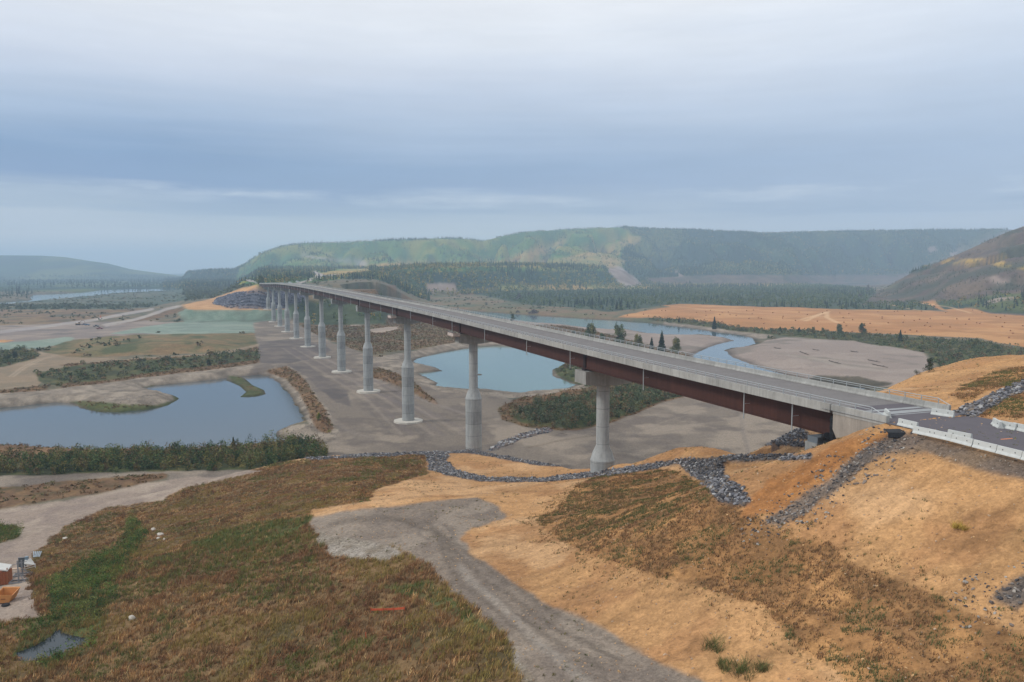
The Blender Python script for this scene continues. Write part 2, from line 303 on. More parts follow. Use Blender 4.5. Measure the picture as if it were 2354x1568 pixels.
def far_height(X, Y):
    """valley floor, river terraces and hills"""
    Ys = np.maximum(Y, 1); U = CX + F * X / (Ys * math.cos(PH)); D = np.hypot(X, Y)
    h = (fbm(X / 55, Y / 55, 3, 4) - .5) * 1.6 * sstep(240, 500, D) + (fbm(X / 9, Y / 9, 5, 3) - .5) * .25
    # hills
    def layer(Zb, Zr, top, k, f_lin=.55, gul=.12, sc=420., back=.02):
        t = (Ys - Zb) / (Zr - Zb); tt = np.clip(t, 0, 1); f = f_lin * tt + (1 - f_lin) * tt * tt * (3 - 2 * tt)
        g = np.clip(np.abs(2 * fbm(X / sc, Y / (sc * 2.4), k, 4) - 1) * 3.2, 0, 1)
        hh = top * f * (1 - gul * (1 - g) * 4 * tt * (1 - tt)) - np.maximum(0, Ys - Zr) * back
        return np.where(t > 0, np.maximum(hh, 0), 0)
    Zr = np.interp(U, [400, 600, 1100, 1430, 2353], [4300, 4200, 4300, 4900, 4700]); Zb = np.interp(U, [400, 900, 1380, 1460, 1800, 1920, 2100, 2353], [3300, 2700, 2900, 3150, 3300, 4150, 4150, 3700]); Zr = np.where(U > 1700, Zr + 250 * sstep(1700, 1950, U), Zr)
    h = np.maximum(h, layer(Zb, Zr, np.maximum(zat(U, ip(U, MAINSKY) + 3.5, Zr), 0), 11, .6, .80, 300.))
    h = np.maximum(h, layer(4900., 6300. + 0 * U, np.maximum(zat(U, ip(U, LEFTSKY), 6300.), 0) * (U < 700), 13, .5, .1, 900.))
    Zb = np.interp(U, [520, 870, 1000, 1200, 1440], [1250, 1620, 1800, 2150, 2620]); Zr = Zb + np.interp(U, [700, 900, 1300], [900, 330, 420])
    h = np.maximum(h, layer(Zb, Zr, np.maximum(zat(U, ip(U, BLUFFSKY) + 4, Zr), 0) * sstep(1500, 1420, U) * sstep(560, 690, U), 17, .4, .2, 160., .002))
    Zb = np.interp(U, [1990, 2100, 2200, 2300, 2500], [1780, 1560, 1300, 1130, 980]); Zr = np.interp(U, [1990, 2353, 2800], [1950, 1900, 1500])
    h = np.maximum(h, layer(Zb, Zr, np.maximum(zat(U, ip(U, RIGHTSKY), Zr), 0), 19, .8, .5, 90.))
    s, t = WB(X, Y)
    # plateau carrying the road beyond the bridge, with its bench
    pl = np.interp(Ys, [1040, 1110, 1500, 2600], [11, 40, 44, 66]) * sstep(525, 612, U) * sstep(1000, 850, U)
    h = np.where(Ys > 1040, np.maximum(h, pl), h)
    be = 11 * sstep(970, 997, Ys + (fbm(X / 30, Y / 30, 41, 2) - .5) * 6) * sstep(395, 432, U) * sstep(760, 690, U); h = np.maximum(h, be)
    mo = 35 * sstep(860, 975, Ys + (fbm(X / 40, Y / 40, 23, 3) - .5) * 50) * sstep(-14, -38, t) * sstep(893, 862, U) * sstep(1500, 1200, Ys); h = np.maximum(h, mo)
    e2_ = 41.5 - poly_dist(X, Y, STRIP2) / 1.6 * ~poly_in(X, Y, STRIP2)
    h = np.where(D > 800, np.maximum(h, e2_), h)
    # knoll, berms, willow island
    for P, hh, wd in ((KNOLL, 4.5, 45.), (BERMS[0], 2.0, 4.), (BERMS[1], 1.6, 3.5), (WILD, 1.3, 8.)):
        P = np.asarray(P); m = (X > P[:, 0].min() - 2) & (X < P[:, 0].max() + 2) & (Y > P[:, 1].min() - 2) & (Y < P[:, 1].max() + 2)
        if m.any():
            xx, yy = X[m], Y[m]; ins = poly_in(xx, yy, P); dd = poly_dist(xx, yy, P); hm = h[m]
            h[m] = hm + np.where(ins, hh * sstep(0, wd, dd), 0)
    # water basins
    for wd in WATER.values():
        P = wd['W']; mg = 3.5 / wd['slope'] + 12; m = (X > P[:, 0].min() - mg) & (X < P[:, 0].max() + mg) & (Y > P[:, 1].min() - mg) & (Y < P[:, 1].max() + mg)
        if not m.any(): continue
        xx, yy = X[m], Y[m]; jit = (fbm(xx / 7, yy / 7, 61, 3) - .5) * 3.0 * (1 if Y[m].min() < 1500 else 3)
        dd = poly_dist(xx, yy, P); ins = poly_in(xx, yy, P); sd_ = np.where(ins, -dd, dd) + jit * .7 + (fbm(xx / 2.2, yy / 2.2, 62, 3) - .5) * 2.2
        if wd is WATER['pond_water']:
            di = poly_dist(xx, yy, ISLE); si = np.where(poly_in(xx, yy, ISLE), di, -di); sd_ = np.maximum(sd_, np.minimum(si, 2.) )
        if wd is WATER['lagoon_water']:
            di = poly_dist(xx, yy, ISLET); si = np.where(poly_in(xx, yy, ISLET), di, -di); sd_ = np.maximum(sd_, np.minimum(si, 1.5))
        hw = np.where(sd_ > 0, -3 + sd_ * wd['slope'] * (1 + .8 * (fbm(xx / 14, yy / 14, 77, 3) - .5)), -3 + sd_ * .25)
        hw = np.where(sd_ * wd['slope'] > 7, 1e4, hw); h[m] = np.minimum(h[m], np.maximum(hw, -6))
    return h
def hill_height(X, Y):
    s, t = WB(X, Y); k = sstep(2, -5, t) * sstep(75, 52, s)
    a = np.clip(rbf(NEARFIT, X, Y), 2.0, 46); b = np.clip(rbf(FARFIT, X, Y), 30, 60)
    return a * (1 - k) + b * k
def terrain(X, Y, full=False):
    X = np.asarray(X, float).copy(); Y = np.asarray(Y, float).copy(); h = far_height(X, Y); isH = np.zeros(X.shape, bool)
    D = np.hypot(X, Y); m = (D < 330) | ((Y < 150) & (D < 1000))
    if m.any():
        x, y = X[m], Y[m]; ins = poly_in(x, y, HILLPOLY); dd, bx, by = poly_dist(x, y, HILLPOLY, near=True)
        hh = np.where(ins, 0., -1e3)
        hh[ins] = hill_height(x[ins], y[ins]); q = ~ins & (dd < 110)
        if q.any(): hh[q] = hill_height(bx[q], by[q]) - dd[q] * .62
        em = 43.75 - poly_dist(x, y, STRIP) * .5; st_ = poly_in(x, y, STRIP); s_, t_ = WB(x, y)
        em = em - 1.3 * np.exp(-((s_ - 19.5) / 3.5) ** 2 - ((t_ - 6) / 4.5) ** 2)      # dug out in front of the bearing seat
        em = np.where(st_, deck_z(s_) - .06, em)
        em = em - (.35 * (fbm(x / 2.6, y / 2.6, 31, 3) - .5) + .32 * sstep(.3, 3, poly_dist(x, y, STRIP)) * (fbm(s_ / 1.1 + t_ * .03, t_ / 9, 32, 3) - .5)) * ~st_
        hh = np.where(st_, em, np.maximum(hh, em))
        dsm = poly_dist(x, y, SMALLW); insm = poly_in(x, y, SMALLW); sdm = np.where(insm, -dsm, dsm)
        bank = SPZ + np.where(sdm > 0, sdm * .45, sdm * .3 - .15); nearp = sdm < 12
        hh = np.where(nearp & ins, np.where(sdm < 0, bank, np.minimum(hh, bank)), hh)
        hh = np.where(nearp & ins & (sdm > 0), np.maximum(hh, SPZ + np.minimum(sdm, 1.) * .35), hh)
        hh = hh + np.where(st_ | (hh < -900), 0, (fbm(x / 1.6, y / 1.6, 33, 3) - .5) * .22 * sstep(-1, 2, sdm) + (fbm((x * .5 + y * .86) / 1.0, (x * .86 - y * .5) / 7, 34, 3) - .5) * .28 * sstep(0, 5, sdm) + (fbm(x / 8, y / 8, 35, 3) - .5) * .8 * sstep(0, 6, sdm))
        hm = h[m]; up_ = hh > hm; h[m] = np.where(up_, hh, hm); isH[m] = up_
    return (h, isH) if full else h
def ground(px, py, tmax=6000.):
    """where the ray through a photo pixel first meets the ground"""
    px = np.atleast_1d(np.asarray(px, float)); py = np.atleast_1d(np.asarray(py, float)); a, b, c = rdir(px, py)
    T = 38 * (tmax / 38) ** (np.arange(420) / 419.); lo = np.full(px.shape, T[0]); hi = np.full(px.shape, np.nan); done = np.zeros(px.shape, bool)
    A = a[:, None] * T; B = b[:, None] * T; Cc = HC + c[:, None] * T; hh = terrain(A.ravel(), B.ravel()).reshape(A.shape); below = Cc < hh
    k = np.where(below.any(1), below.argmax(1), 419); lo = T[np.maximum(k - 1, 0)]; hi = T[k]
    for _ in range(9):
        mid = .5 * (lo + hi); bl = HC + c * mid < terrain(a * mid, b * mid); hi = np.where(bl, mid, hi); lo = np.where(bl, lo, mid)
    return a * hi, b * hi, HC + c * hi

# ---------------------------------------------------------------- terrain sheet
rows = np.concatenate([34 * (900 / 34.) ** (np.arange(0, 1050) / 1050.), 900 * (12500 / 900.) ** (np.arange(0, 420) / 419.), [14000, 16000]])
cols = np.concatenate([np.linspace(-1.25, -.68, 50)[:-1], np.linspace(-.68, .68, 1080), np.linspace(.68, 1.25, 50)[1:]])
GX = np.outer(rows, cols); GY = np.repeat(rows[:, None], len(cols), 1)
GX[rows < 160] += 0
shp = GX.shape
gh, gH = terrain(GX.ravel(), GY.ravel(), True)
gx, gy = GX.ravel(), GY.ravel()

# ---------------------------------------------------------------- what covers the ground
CLS = {  # name: seen colour a, b, c; patch size (m); pebble strength; plant mottling
 'scrub': ((104,98,80),(124,108,86),(86,88,72), 14, .10, .45),
 'floodgreen': ((70,84,72),(88,94,76),(98,98,82), 40, .0, .5),
 'brownfield': ((116,94,74),(130,110,82),(90,84,68), 18, .05, .45),
 'paleroad': ((158,148,140),(146,138,134),(166,156,144), 12, .15, 0),
 'yard': ((130,118,110),(146,132,120),(112,104,98), 25, .15, .1),
 'hydro': ((124,138,124),(136,146,132),(118,130,118), 20, .05, .15),
 'hydro2': ((104,122,106),(120,134,118),(92,102,88), 12, .05, .4),
 'knoll': ((108,100,70),(128,106,76),(80,84,56), 13, .05, .5),
 'tan': ((138,120,98),(128,114,94),(148,130,108), 12, .15, .15),
 'willowfloor': ((72,78,48),(92,88,56),(60,64,42), 6, .0, .5),
 'bank': ((138,126,112),(116,106,94),(156,143,127), 4, .35, .0),
 'gravel': ((126,115,103),(113,103,94),(146,133,118), 11, .34, .0),
 'graveldark': ((106,97,91),(118,108,99),(96,89,85), 9, .22, .0),
 'browngrass': ((108,84,62),(122,96,68),(86,74,52), 3.5, .05, .5),
 'brownscrub': ((118,98,76),(108,98,72),(92,90,68), 18, .05, .45),
 'sand': ((152,136,122),(142,128,116),(162,146,130), 10, .15, .0),
 'pinkbar': ((144,130,120),(152,138,127),(126,116,106), 26, .15, .08),
 'stubble': ((180,128,80),(168,120,74),(192,142,92), 40, .06, .1),
 'forestfloor': ((62,76,58),(74,84,62),(54,66,54), 30, .0, .5),
 'meadow': ((122,102,80),(108,102,76),(88,92,70), 24, .0, .5),
 'hillforest': ((50,74,50),(38,60,48),(88,96,52), 200, .0, .6),
 'hillgreen': ((86,112,52),(60,96,54),(124,124,58), 90, .0, .6),
 'hilltan': ((158,134,80),(126,124,70),(176,142,82), 90, .0, .4),
 'scar': ((146,128,116),(128,112,104),(164,150,138), 40, .1, .1),
 'hillbrown': ((90,76,68),(108,92,76),(70,72,58), 38, .0, .6),
 'gold': ((176,142,68),(148,126,66),(120,112,62), 30, .0, .5),
 'riprapfar': ((92,94,104),(104,106,116),(80,82,92), 6, .5, .0),
 'orange': ((188,144,98),(174,130,88),(200,158,114), 7, .26, .06),
 'orangedeep': ((182,128,76),(190,138,86),(168,116,70), 5, .28, .05),
 'tawny': ((104,84,58),(122,98,68),(90,78,52), 5, .0, .45),
 'track': ((152,136,122),(140,125,114),(164,148,132), 6, .25, .0),
 'gravelroad': ((132,119,106),(124,112,101),(144,131,117), 5, .30, .0),
 'palegravel': ((146,136,122),(128,116,100),(160,150,138), 2.2, .5, .1),
 'mound': ((160,118,76),(142,106,70),(182,136,88), 2.2, .24, .2),
 'mounddark': ((120,84,50),(136,94,56),(96,82,44), 4, .0, .35),
 'shoulder': ((122,106,92),(132,112,92),(112,98,88), 3, .45, .0),
 'chute': ((112,100,90),(128,112,98),(94,86,80), 1.5, .55, .0),
 'rockbed': ((104,100,98),(118,112,108),(88,84,84), 1.5, .5, .0),
 'dampgreen': ((78,86,50),(90,92,56),(96,88,58), 3, .0, .4),
 'mud': ((84,78,66),(96,88,74),(70,66,56), 4, .1, .1),
}
CN = list(CLS); CI = {n: i for i, n in enumerate(CN)}
REG = [  # class, layer (F valley, H near hillside, A any), outline on the photo
 ('meadow','F',[(690,700),(900,676),(1430,664),(2100,650),(2100,700),(1500,745),(1060,730),(860,735)]),
 ('floodgreen','F',[(-400,700),(130,690),(260,672),(420,664),(600,648),(640,672),(520,682),(415,692),(350,706),(240,714),(100,716),(-400,716)]),
 ('meadow','F',[(0,706),(60,702),(0,712)]),
 ('brownfield','F',[(-400,712),(250,712),(350,711),(200,738),(60,762),(-400,775)]),
 ('yard','F',[(-400,765),(180,742),(330,738),(420,742),(420,775),(280,772),(240,776),(60,795),(-400,800)]),
 ('hydro','F',[(250,768),(330,752),(420,740),(590,738),(640,738),(630,748),(585,768),(400,768),(320,768)]),
 ('hydro2','F',[(405,716),(440,706),(640,706),(690,712),(640,740),(420,741)]),
 ('hydro','F',[(-400,795),(0,790),(150,776),(166,779),(150,790),(90,800),(0,812),(-400,822)]),
 ('orange','F',[(-400,786),(0,783),(30,783),(0,789),(-400,795)]),
 ('knoll','F',[(120,795),(165,783),(250,773),(400,768),(580,764),(613,772),(590,798),(540,808),(400,815),(200,822),(100,832),(90,815)]),
 ('tan','F',[(-400,815),(60,806),(110,812),(160,822),(300,826),(480,812),(600,790),(615,796),(540,814),(400,828),(220,836),(130,850),(60,900),(-400,905)]),
 ('browngrass','F',[(130,840),(330,826),(520,812),(600,796),(612,815),(400,838),(200,848)]),
 ('willowfloor','F',[(72,858),(200,838),(400,824),(560,806),(612,812),(614,826),(530,836),(400,858),(250,876),(140,890),(80,878)]),
 ('browngrass','F',[(140,884),(250,874),(400,850),(530,834),(614,824),(600,833),(540,843),(400,864),(250,884),(140,896)]),
 ('browngrass','F',[(-400,905),(0,898),(60,890),(110,886),(108,900),(0,908),(-400,918)]),
 ('willowfloor','F',[(-400,830),(0,808),(50,800),(85,815),(60,830),(0,845),(-400,870)]),
 ('bank','F',[(-400,912),(0,906),(140,894),(400,860),(540,842),(614,832),(622,870),(560,872),(540,866),(410,890),(420,920),(380,945),(230,950),(150,930),(0,945),(-400,950)]),
 ('dampgreen','F',[(160,926),(200,922),(290,930),(350,934),(405,920),(398,902),(330,894),(350,886),(400,898),(420,910),(395,940),(300,952),(220,948)]),
 ('dampgreen','F',[(520,862),(560,866),(585,884),(612,896),(608,912),(552,914),(548,888)]),
 ('gravel','F',[(585,742),(640,733),(700,745),(760,788),(900,830),(1050,890),(1180,920),(1140,940),(1200,980),(1290,990),(1400,975),(1500,935),(1580,900),(1720,925),(1900,980),(2000,1060),(1320,1200),(700,1200),(700,1050),(632,1010),(632,990),(700,975),(672,910),(630,866),(605,850),(600,800),(588,770)]),
 ('bank','F',[(605,850),(650,842),(700,880),(750,940),(780,1000),(740,1030),(660,1025),(625,1000),(625,980),(700,975)]),
 ('graveldark','F',[(600,784),(660,780),(740,792),(760,806),(700,826),(640,838),(605,842),(598,810)]),
 ('graveldark','F',[(640,838),(700,838),(790,900),(800,935),(770,925),(700,870)]),
 ('gravel','F',[(545,862),(600,834),(645,836),(620,868)]),
 ('browngrass','F',[(612,851),(640,843),(668,858),(700,885),(738,930),(765,985),(748,998),(722,985),(700,948),(672,905),(640,872)]),
 ('browngrass','F',[(835,850),(845,838),(900,858),(960,893),(1012,927),(1000,930),(940,905),(860,868)]),
 ('brownscrub','F',[(660,745),(860,728),(1060,738),(1060,772),(1030,792),(960,800),(865,815),(800,800),(740,775)]),
 ('sand','F',[(835,757),(905,752),(900,760),(870,766)]),
 ('sand','F',[(790,745),(850,740),(880,744),(800,750)]),
 ('bank','F',[(860,822),(960,803),(1060,783),(1180,778),(1260,800),(1330,820),(1335,870),(1325,905),(1170,915),(1020,900),(950,880),(880,850)]),
 ('willowfloor','F',[(1265,842),(1300,835),(1380,840),(1380,870),(1320,884),(1275,862)]),
 ('browngrass','F',[(1135,940),(1180,918),(1240,908),(1320,893),(1420,878),(1540,878),(1600,900),(1500,935),(1400,975),(1300,990),(1200,980),(1150,965)]),
 ('willowfloor','F',[(1170,958),(1240,922),(1320,912),(1420,892),(1540,878),(1600,900),(1500,930),(1400,970),(1300,986),(1200,972)]),
 ('pinkbar','F',[(1440,752),(1560,768),(1700,776),(1690,790),(1600,830),(1700,870),(1850,895),(1600,900),(1300,800),(1180,740),(1060,724)]),
 ('browngrass','F',[(1190,745),(1290,748),(1400,770),(1580,815),(1560,835),(1400,790)]),
 ('pinkbar','F',[(1660,804),(1710,797),(1745,780),(1800,776),(1960,782),(2090,802),(2135,830),(2115,858),(2060,880),(2000,895),(1930,890),(1700,840)]),
 ('bank','F',[(1530,738),(1650,752),(1760,762),(1760,775),(1720,778),(1640,768),(1530,750)]),
 ('mud','F',[(1880,862),(1980,864),(2040,880),(2000,900),(1900,888),(1850,875)]),
 ('willowfloor','F',[(1480,734),(1560,730),(1650,745),(1750,755),(1900,762),(2100,775),(2250,785),(2353,802),(2400,835),(2170,845),(2120,812),(1960,782),(1800,774),(1740,766),(1600,750)]),
 ('stubble','F',[(1418,730),(1470,716),(1545,706),(1520,701),(1560,697),(1640,700),(1750,705),(1950,711),(2110,712),(2190,717),(2120,700),(2030,690),(2120,688),(2210,700),(2290,720),(2600,728),(2600,805),(2353,798),(2250,778),(2100,770),(1900,760),(1750,757),(1650,745),(1560,734),(1490,730)]),
 ('forestfloor','F',[(1050,668),(1400,662),(1900,655),(2010,665),(2050,690),(2120,702),(2150,712),(2110,713),(1950,711),(1750,705),(1560,699),(1400,718),(1300,706),(1200,700)]),
 ('hilltan','F',[(1140,655),(1450,655),(1900,648),(1900,655),(1450,665),(1140,668)]),
 ('orange','F',[(410,702),(470,690),(540,668),(600,652),(620,668),(600,676),(540,676),(500,685),(490,700),(540,706),(640,704),(700,704),(640,712),(500,712),(430,712)]),
 ('riprapfar','F',[(488,698),(500,684),(545,672),(600,668),(700,668),(690,712),(540,708)]),
 ('paleroad','F',[(-400,795),(0,760),(180,738),(350,708.5),(356,710),(354,713),(280,727),(180,744),(0,767),(-400,805)]),
 ('paleroad','F',[(228,746),(300,735),(408,702),(416,704),(330,735),(240,752)]),
 ('browngrass','F',[(262,745),(300,741),(415,707),(418,714),(380,730),(310,741)]),
 ('browngrass','F',[(690,680),(900,655),(900,684),(850,680),(770,683)]),
 ('forestfloor','F',[(640,700),(700,690),(880,684),(880,745),(740,748),(660,742)]),
 # near hillside
 ('tawny','H',[(-500,2000),(-500,1290),(60,1268),(150,1200),(250,1160),(365,1153),(430,1120),(650,1062),(850,1040),(975,1036),(985,1090),(962,1103),(990,1140),(960,1152),(850,1157),(706,1183),(716,1206),(800,1225),(905,1245),(1010,1290),(1100,1370),(1220,1460),(1320,1530),(1450,1640),(1600,1850)]),
 ('orange','H',[(860,1125),(990,1085),(1000,1150),(850,1162),(712,1188),(720,1172),(850,1150)]),
 ('track','A',[(-500,1215),(0,1172),(150,1150),(350,1108),(560,1078),(610,1082),(420,1122),(368,1152),(250,1166),(150,1212),(80,1270),(60,1310),(90,1420),(-500,1480)]),
 ('gravel','F',[(-500,1110),(0,1096),(300,1088),(600,1074),(700,1062),(640,1082),(400,1100),(380,1092),(0,1120),(-500,1135)]),
 ('browngrass','A',[(-500,1140),(0,1118),(200,1104),(375,1090),(385,1098),(330,1112),(150,1146),(0,1170),(-500,1220)]),
 ('dampgreen','A',[(-40,1215),(0,1205),(50,1212),(40,1235),(-40,1260)]),
 ('willowfloor','F',[(-500,1100),(-500,1055),(0,1045),(300,1035),(720,1010),(745,1045),(640,1078),(300,1086),(0,1096)]),
 ('browngrass','F',[(-500,1030),(0,1012),(60,1018),(350,1026),(600,1018),(720,1010),(600,1030),(300,1040),(0,1060),(-500,1070)]),
 ('dampgreen','H',[(20,1510),(60,1440),(120,1400),(110,1340),(200,1290),(280,1250),(300,1180),(340,1230),(270,1330),(240,1430),(200,1500),(120,1530)]),
 ('dampgreen','H',[(440,1245),(560,1205),(720,1185),(700,1210),(620,1250),(480,1275)]),
 ('dampgreen','H',[(880,1350),(990,1335),(1090,1420),(1130,1460),(1080,1440),(1000,1390)]),
 ('palegravel','H',[(722,1220),(780,1230),(905,1253),(935,1278),(880,1288),(800,1283),(750,1272),(735,1248)]),
 ('palegravel','H',[(1150,1470),(1230,1510),(1330,1590),(1420,1700),(1340,1700),(1210,1568)]),
 ('gravelroad','H',[(715,1187),(900,1162),(1090,1143),(1125,1152),(1162,1184),(1150,1196),(1090,1212),(1062,1238),(1090,1278),(1200,1352),(1400,1452),(1600,1555),(1720,1625),(1500,1900),(1300,1640),(1200,1520),(1090,1400),(985,1300),(905,1252),(790,1236),(728,1222),(714,1205)]),
 ('mound','H',[(1238,1192),(1290,1160),(1320,1115),(1390,1092),(1480,1076),(1560,1083),(1640,1132),(1720,1168),(1800,1226),(1900,1245),(1970,1300),(2100,1345),(2200,1400),(2353,1458),(2700,1620),(2700,2000),(2100,1750),(1980,1590),(1860,1500),(1760,1400),(1600,1345),(1400,1290),(1280,1240)]),
 ('shoulder','H',[(2030,985),(2100,998),(2353,1056),(2700,1150),(2700,1200),(2353,1100),(2240,1078),(2120,1040),(2060,1045),(1960,1060),(1950,1030)]),
 ('chute','H',[(2035,1000),(2085,1006),(2060,1035),(1990,1075),(1905,1140),(1850,1180),(1800,1208),(1755,1202),(1800,1170),(1880,1110),(1960,1050)]),
 ('chute','H',[(2270,1375),(2353,1325),(2500,1260),(2600,1300),(2353,1405)]),
 ('orangedeep','H',[(1905,1022),(2040,985),(2025,1005),(1900,1100),(1780,1180),(1700,1190),(1760,1100),(1860,1060)]),
 ('mound','H',[(2195,955),(2230,940),(2353,895),(2600,840),(2700,960),(2353,962),(2280,958)]),
 ('mound','H',[(2180,905),(2230,880),(2290,850),(2353,842),(2500,825),(2500,860),(2290,890),(2215,925)]),
 ('rockbed','H',[(2195,950),(2260,915),(2353,872),(2500,820),(2500,850),(2353,893),(2262,948),(2240,962)]),
]
ROCKS = [[(700,1053),(850,1042),(980,1031),(1086,1026),(1150,1041),(1250,1058),(1350,1071),(1360,1076),(1240,1070),(1150,1054),(1090,1043),(1035,1042),(1025,1060),(1060,1084),(1130,1098),(1250,1098),(1400,1080),(1560,1056),(1700,1045),(1868,1046),(1862,1056),(1700,1062),(1655,1063),(1672,1098),(1712,1130),(1736,1153),(1718,1166),(1652,1152),(1606,1104),(1560,1068),(1400,1094),(1250,1108),(1100,1106),(1022,1092),(988,1080),(978,1045),(850,1050),(720,1057)],
 [(1745,1024),(1790,976),(1850,990),(1868,1010),(1800,1010),(1868,1020),(1868,1030),(1800,1024)]]
for P in ROCKS: REG.append(('rockbed', 'H', P))
RKF = [(1110,1036),(1150,1012),(1220,990),(1255,980),(1262,990),(1190,1012),(1130,1036)]
REG.append(('rockbed', 'F', RKF))
REG += [
 # hills
 ('hillgreen','F',[(540,655),(560,600),(650,560),(1000,545),(1420,519),(1470,545),(1476,556),(1440,565),(1425,590),(1435,612),(1420,622),(1000,625),(870,620),(760,645),(640,655)]),
 ('hilltan','F',[(1100,612),(1180,590),(1260,560),(1300,552),(1290,566),(1210,600),(1300,592),(1400,565),(1460,540),(1476,552),(1430,572),(1418,592),(1440,600),(1430,616),(1300,612)]),
 ('hilltan','F',[(800,617),(870,606),(950,603),(1090,604),(1090,610),(950,614),(880,622),(800,632),(720,640),(720,630)]),
 ('gold','F',[(880,612),(960,608),(1120,602),(1300,604),(1420,610),(1400,617),(1100,613),(900,618)]),
 ('scar','F',[(1392,616),(1425,612),(1450,630),(1475,655),(1440,662),(1420,650)]),
 ('scar','F',[(975,652),(1040,650),(1045,668),(980,672)]),
 ('scar','F',[(1548,625),(1556,624),(1585,648),(1578,650)]),
 ('scar','F',[(2120,575),(2135,568),(2150,566),(2155,576),(2130,580)]),
 ('hillbrown','F',[(1500,652),(1480,640),(1640,632),(2000,634),(2140,625),(2020,660),(1900,655)]),
 ('paleroad','F',[(680,588),(700,588),(770,596),(835,600),(850,606),(835,612),(810,612),(830,605),(770,600),(700,592)]),
 ('paleroad','F',[(714,625),(722,622),(740,632),(780,630),(740,640),(700,648),(660,655),(640,655),(700,643),(725,634)]),
 ('hillbrown','F',[(1985,700),(2030,666),(2060,646),(2100,622),(2200,580),(2353,512),(2800,440),(2800,760),(2353,725),(2280,722),(2150,690)]),
 ('gold','F',[(2165,605),(2190,596),(2270,594),(2353,608),(2500,625),(2500,640),(2353,622),(2280,608),(2200,606)]),
 ('gold','F',[(2325,527),(2345,518),(2400,508),(2400,518),(2350,526)]),
 ('hillforest','F',[(2180,712),(2150,694),(2220,688),(2353,672),(2600,665),(2600,740),(2353,722),(2290,720),(2230,708)]),
 ('scar','F',[(2260,700),(2290,688),(2330,682),(2330,688),(2300,696),(2270,702)]),
 ('scar','F',[(2275,640),(2300,634),(2330,650),(2300,652)]),
 ('scar','F',[(2180,585),(2200,575),(2210,580),(2190,592)]),
]
def classify(X, Y, H, isH):
    D = np.hypot(X, Y); a1 = np.where(isH, .95, np.clip(D * .012, 2, 26)); wl = np.where(isH, 3.6, np.clip(D * .03, 8, 130))
    wx = (fbm(X / wl, Y / wl, 101, 3) - .5) * 2 * a1; wy = (fbm(X / wl + 40, Y / wl, 102, 3) - .5) * 2 * a1 * np.where(isH, 1, np.clip(D / 400, 1, 2))
    flat = ~isH & (H > -6.5)
    px, py = proj(X + wx, Y + wy, np.where(flat & (H < 0), H, H))
    U = CX + F * X / np.maximum(Y, 1)
    cls = np.where(isH, CI['orange'], np.where((H > 14) & (Y > 1500), CI['hillforest'], CI['scrub']))
    cls = np.where(~isH & (Y > 2300), CI['hillforest'], cls)
    for n, ly, P in REG:
        m = poly_in(px, py, P)
        if ly == 'F': m &= ~isH
        if ly == 'H': m &= isH
        if n == 'gold' and m.any(): k_ = np.where(m)[0]; m[k_] &= fbm(X[k_] / 38, Y[k_] / 38, 141, 4, .6) > .48
        cls = np.where(m, CI[n], cls)
    return cls, px, py
gc, gpx, gpy = classify(gx, gy, gh, gH)
s_g, t_g = WB(gx, gy)
road_m = (s_g < 9) & (s_g > -410) & (np.abs(t_g) < 6.9)
# colours
gcol = np.zeros((len(gx), 3)); gamp = np.zeros((len(gx), 3)); scale = np.clip(np.hypot(gx, gy) / 700., 1, 6)
for n, (a, b, c, wl, peb, veg) in CLS.items():
    m = gc == CI[n]
    if not m.any(): continue
    x, y = gx[m], gy[m]; q = fbm(x / wl, y / wl, 200 + CI[n], 4, .6)[:, None]; r = fbm(x / wl / 1.7 + 9, y / wl / 1.7, 300 + CI[n], 4, .6)[:, None]
    cc = lin(a) * (1 - sstep(.46, .6, q)) + lin(b) * sstep(.46, .6, q); k = sstep(.52, .66, r); cc = cc * (1 - k) + lin(c) * k
    gcol[m] = cc; gamp[m, 0] = peb; gamp[m, 1] = veg
# wheel tracks, seams and rills that belong to the ground itself
def strip_mark(P, z, wdt, colr, k=.6, layer=None, lo=None):
    global gcol
    a = np.array(P, float); X, Y = ground(a[:, 0], a[:, 1])[:2]; W_ = np.stack([X, Y], 1)
    m = (gx > W_[:, 0].min() - 4) & (gx < W_[:, 0].max() + 4) & (gy > W_[:, 1].min() - 4) & (gy < W_[:, 1].max() + 4)
    d = poly_dist(gx[m], gy[m], W_, closed=False); f = (k * sstep(wdt, wdt * .4, d) * (.5 + fbm(gx[m] / 1.3, gy[m] / 1.3, 9, 2)))[:, None]
    gcol[m] = gcol[m] * (1 - f) + lin(colr) * f
for off in (-14, -4, 6, 18):
    strip_mark([(760 + off, 1205), (900 + off * 1.5, 1190 + off * .4), (1000 + off, 1215 + off), (1060 + off * 1.6, 1300 - off), (1200 + off * 2.5, 1410 - off), (1400 + off * 4, 1530 - off * 2)], 22, .5, (100, 90, 80), .55)
strip_mark([(1055,1300),(1180,1420),(1300,1530),(1350,1567)], 22, .7, (160,150,138), .5)
strip_mark([(940,1215),(965,1200),(1010,1200),(1040,1215),(1040,1240)], 22, .3, (96, 88, 82), .6)
strip_mark([(985,1240),(960,1225),(975,1208),(1020,1206),(1035,1222)], 22, .3, (96, 88, 82), .6)
for k in range(7): strip_mark([(0, 1190 + 9 * k), (120, 1178 + 9 * k), (230, 1150 + 7 * k), (330, 1130 + 4 * k)], 3, .4, (122, 106, 96), .55)
for k in range(2): strip_mark([(22 + 9 * k, 866), (50 + 9 * k, 845), (90 + 9 * k, 826), (125 + 9 * k, 816)], 3, .8, (168, 150, 128), .7)
strip_mark([(2058,990),(1960,1040),(1880,1088),(1790,1130)], 40, .35, (140, 92, 52), .7)
strip_mark([(745,950),(800,990),(860,1010)], 0, 1.5, (142, 130, 120), .3)
strip_mark([(660,800),(760,850),(860,900),(1000,960)], 0, 1.8, (112, 102, 100), .5)
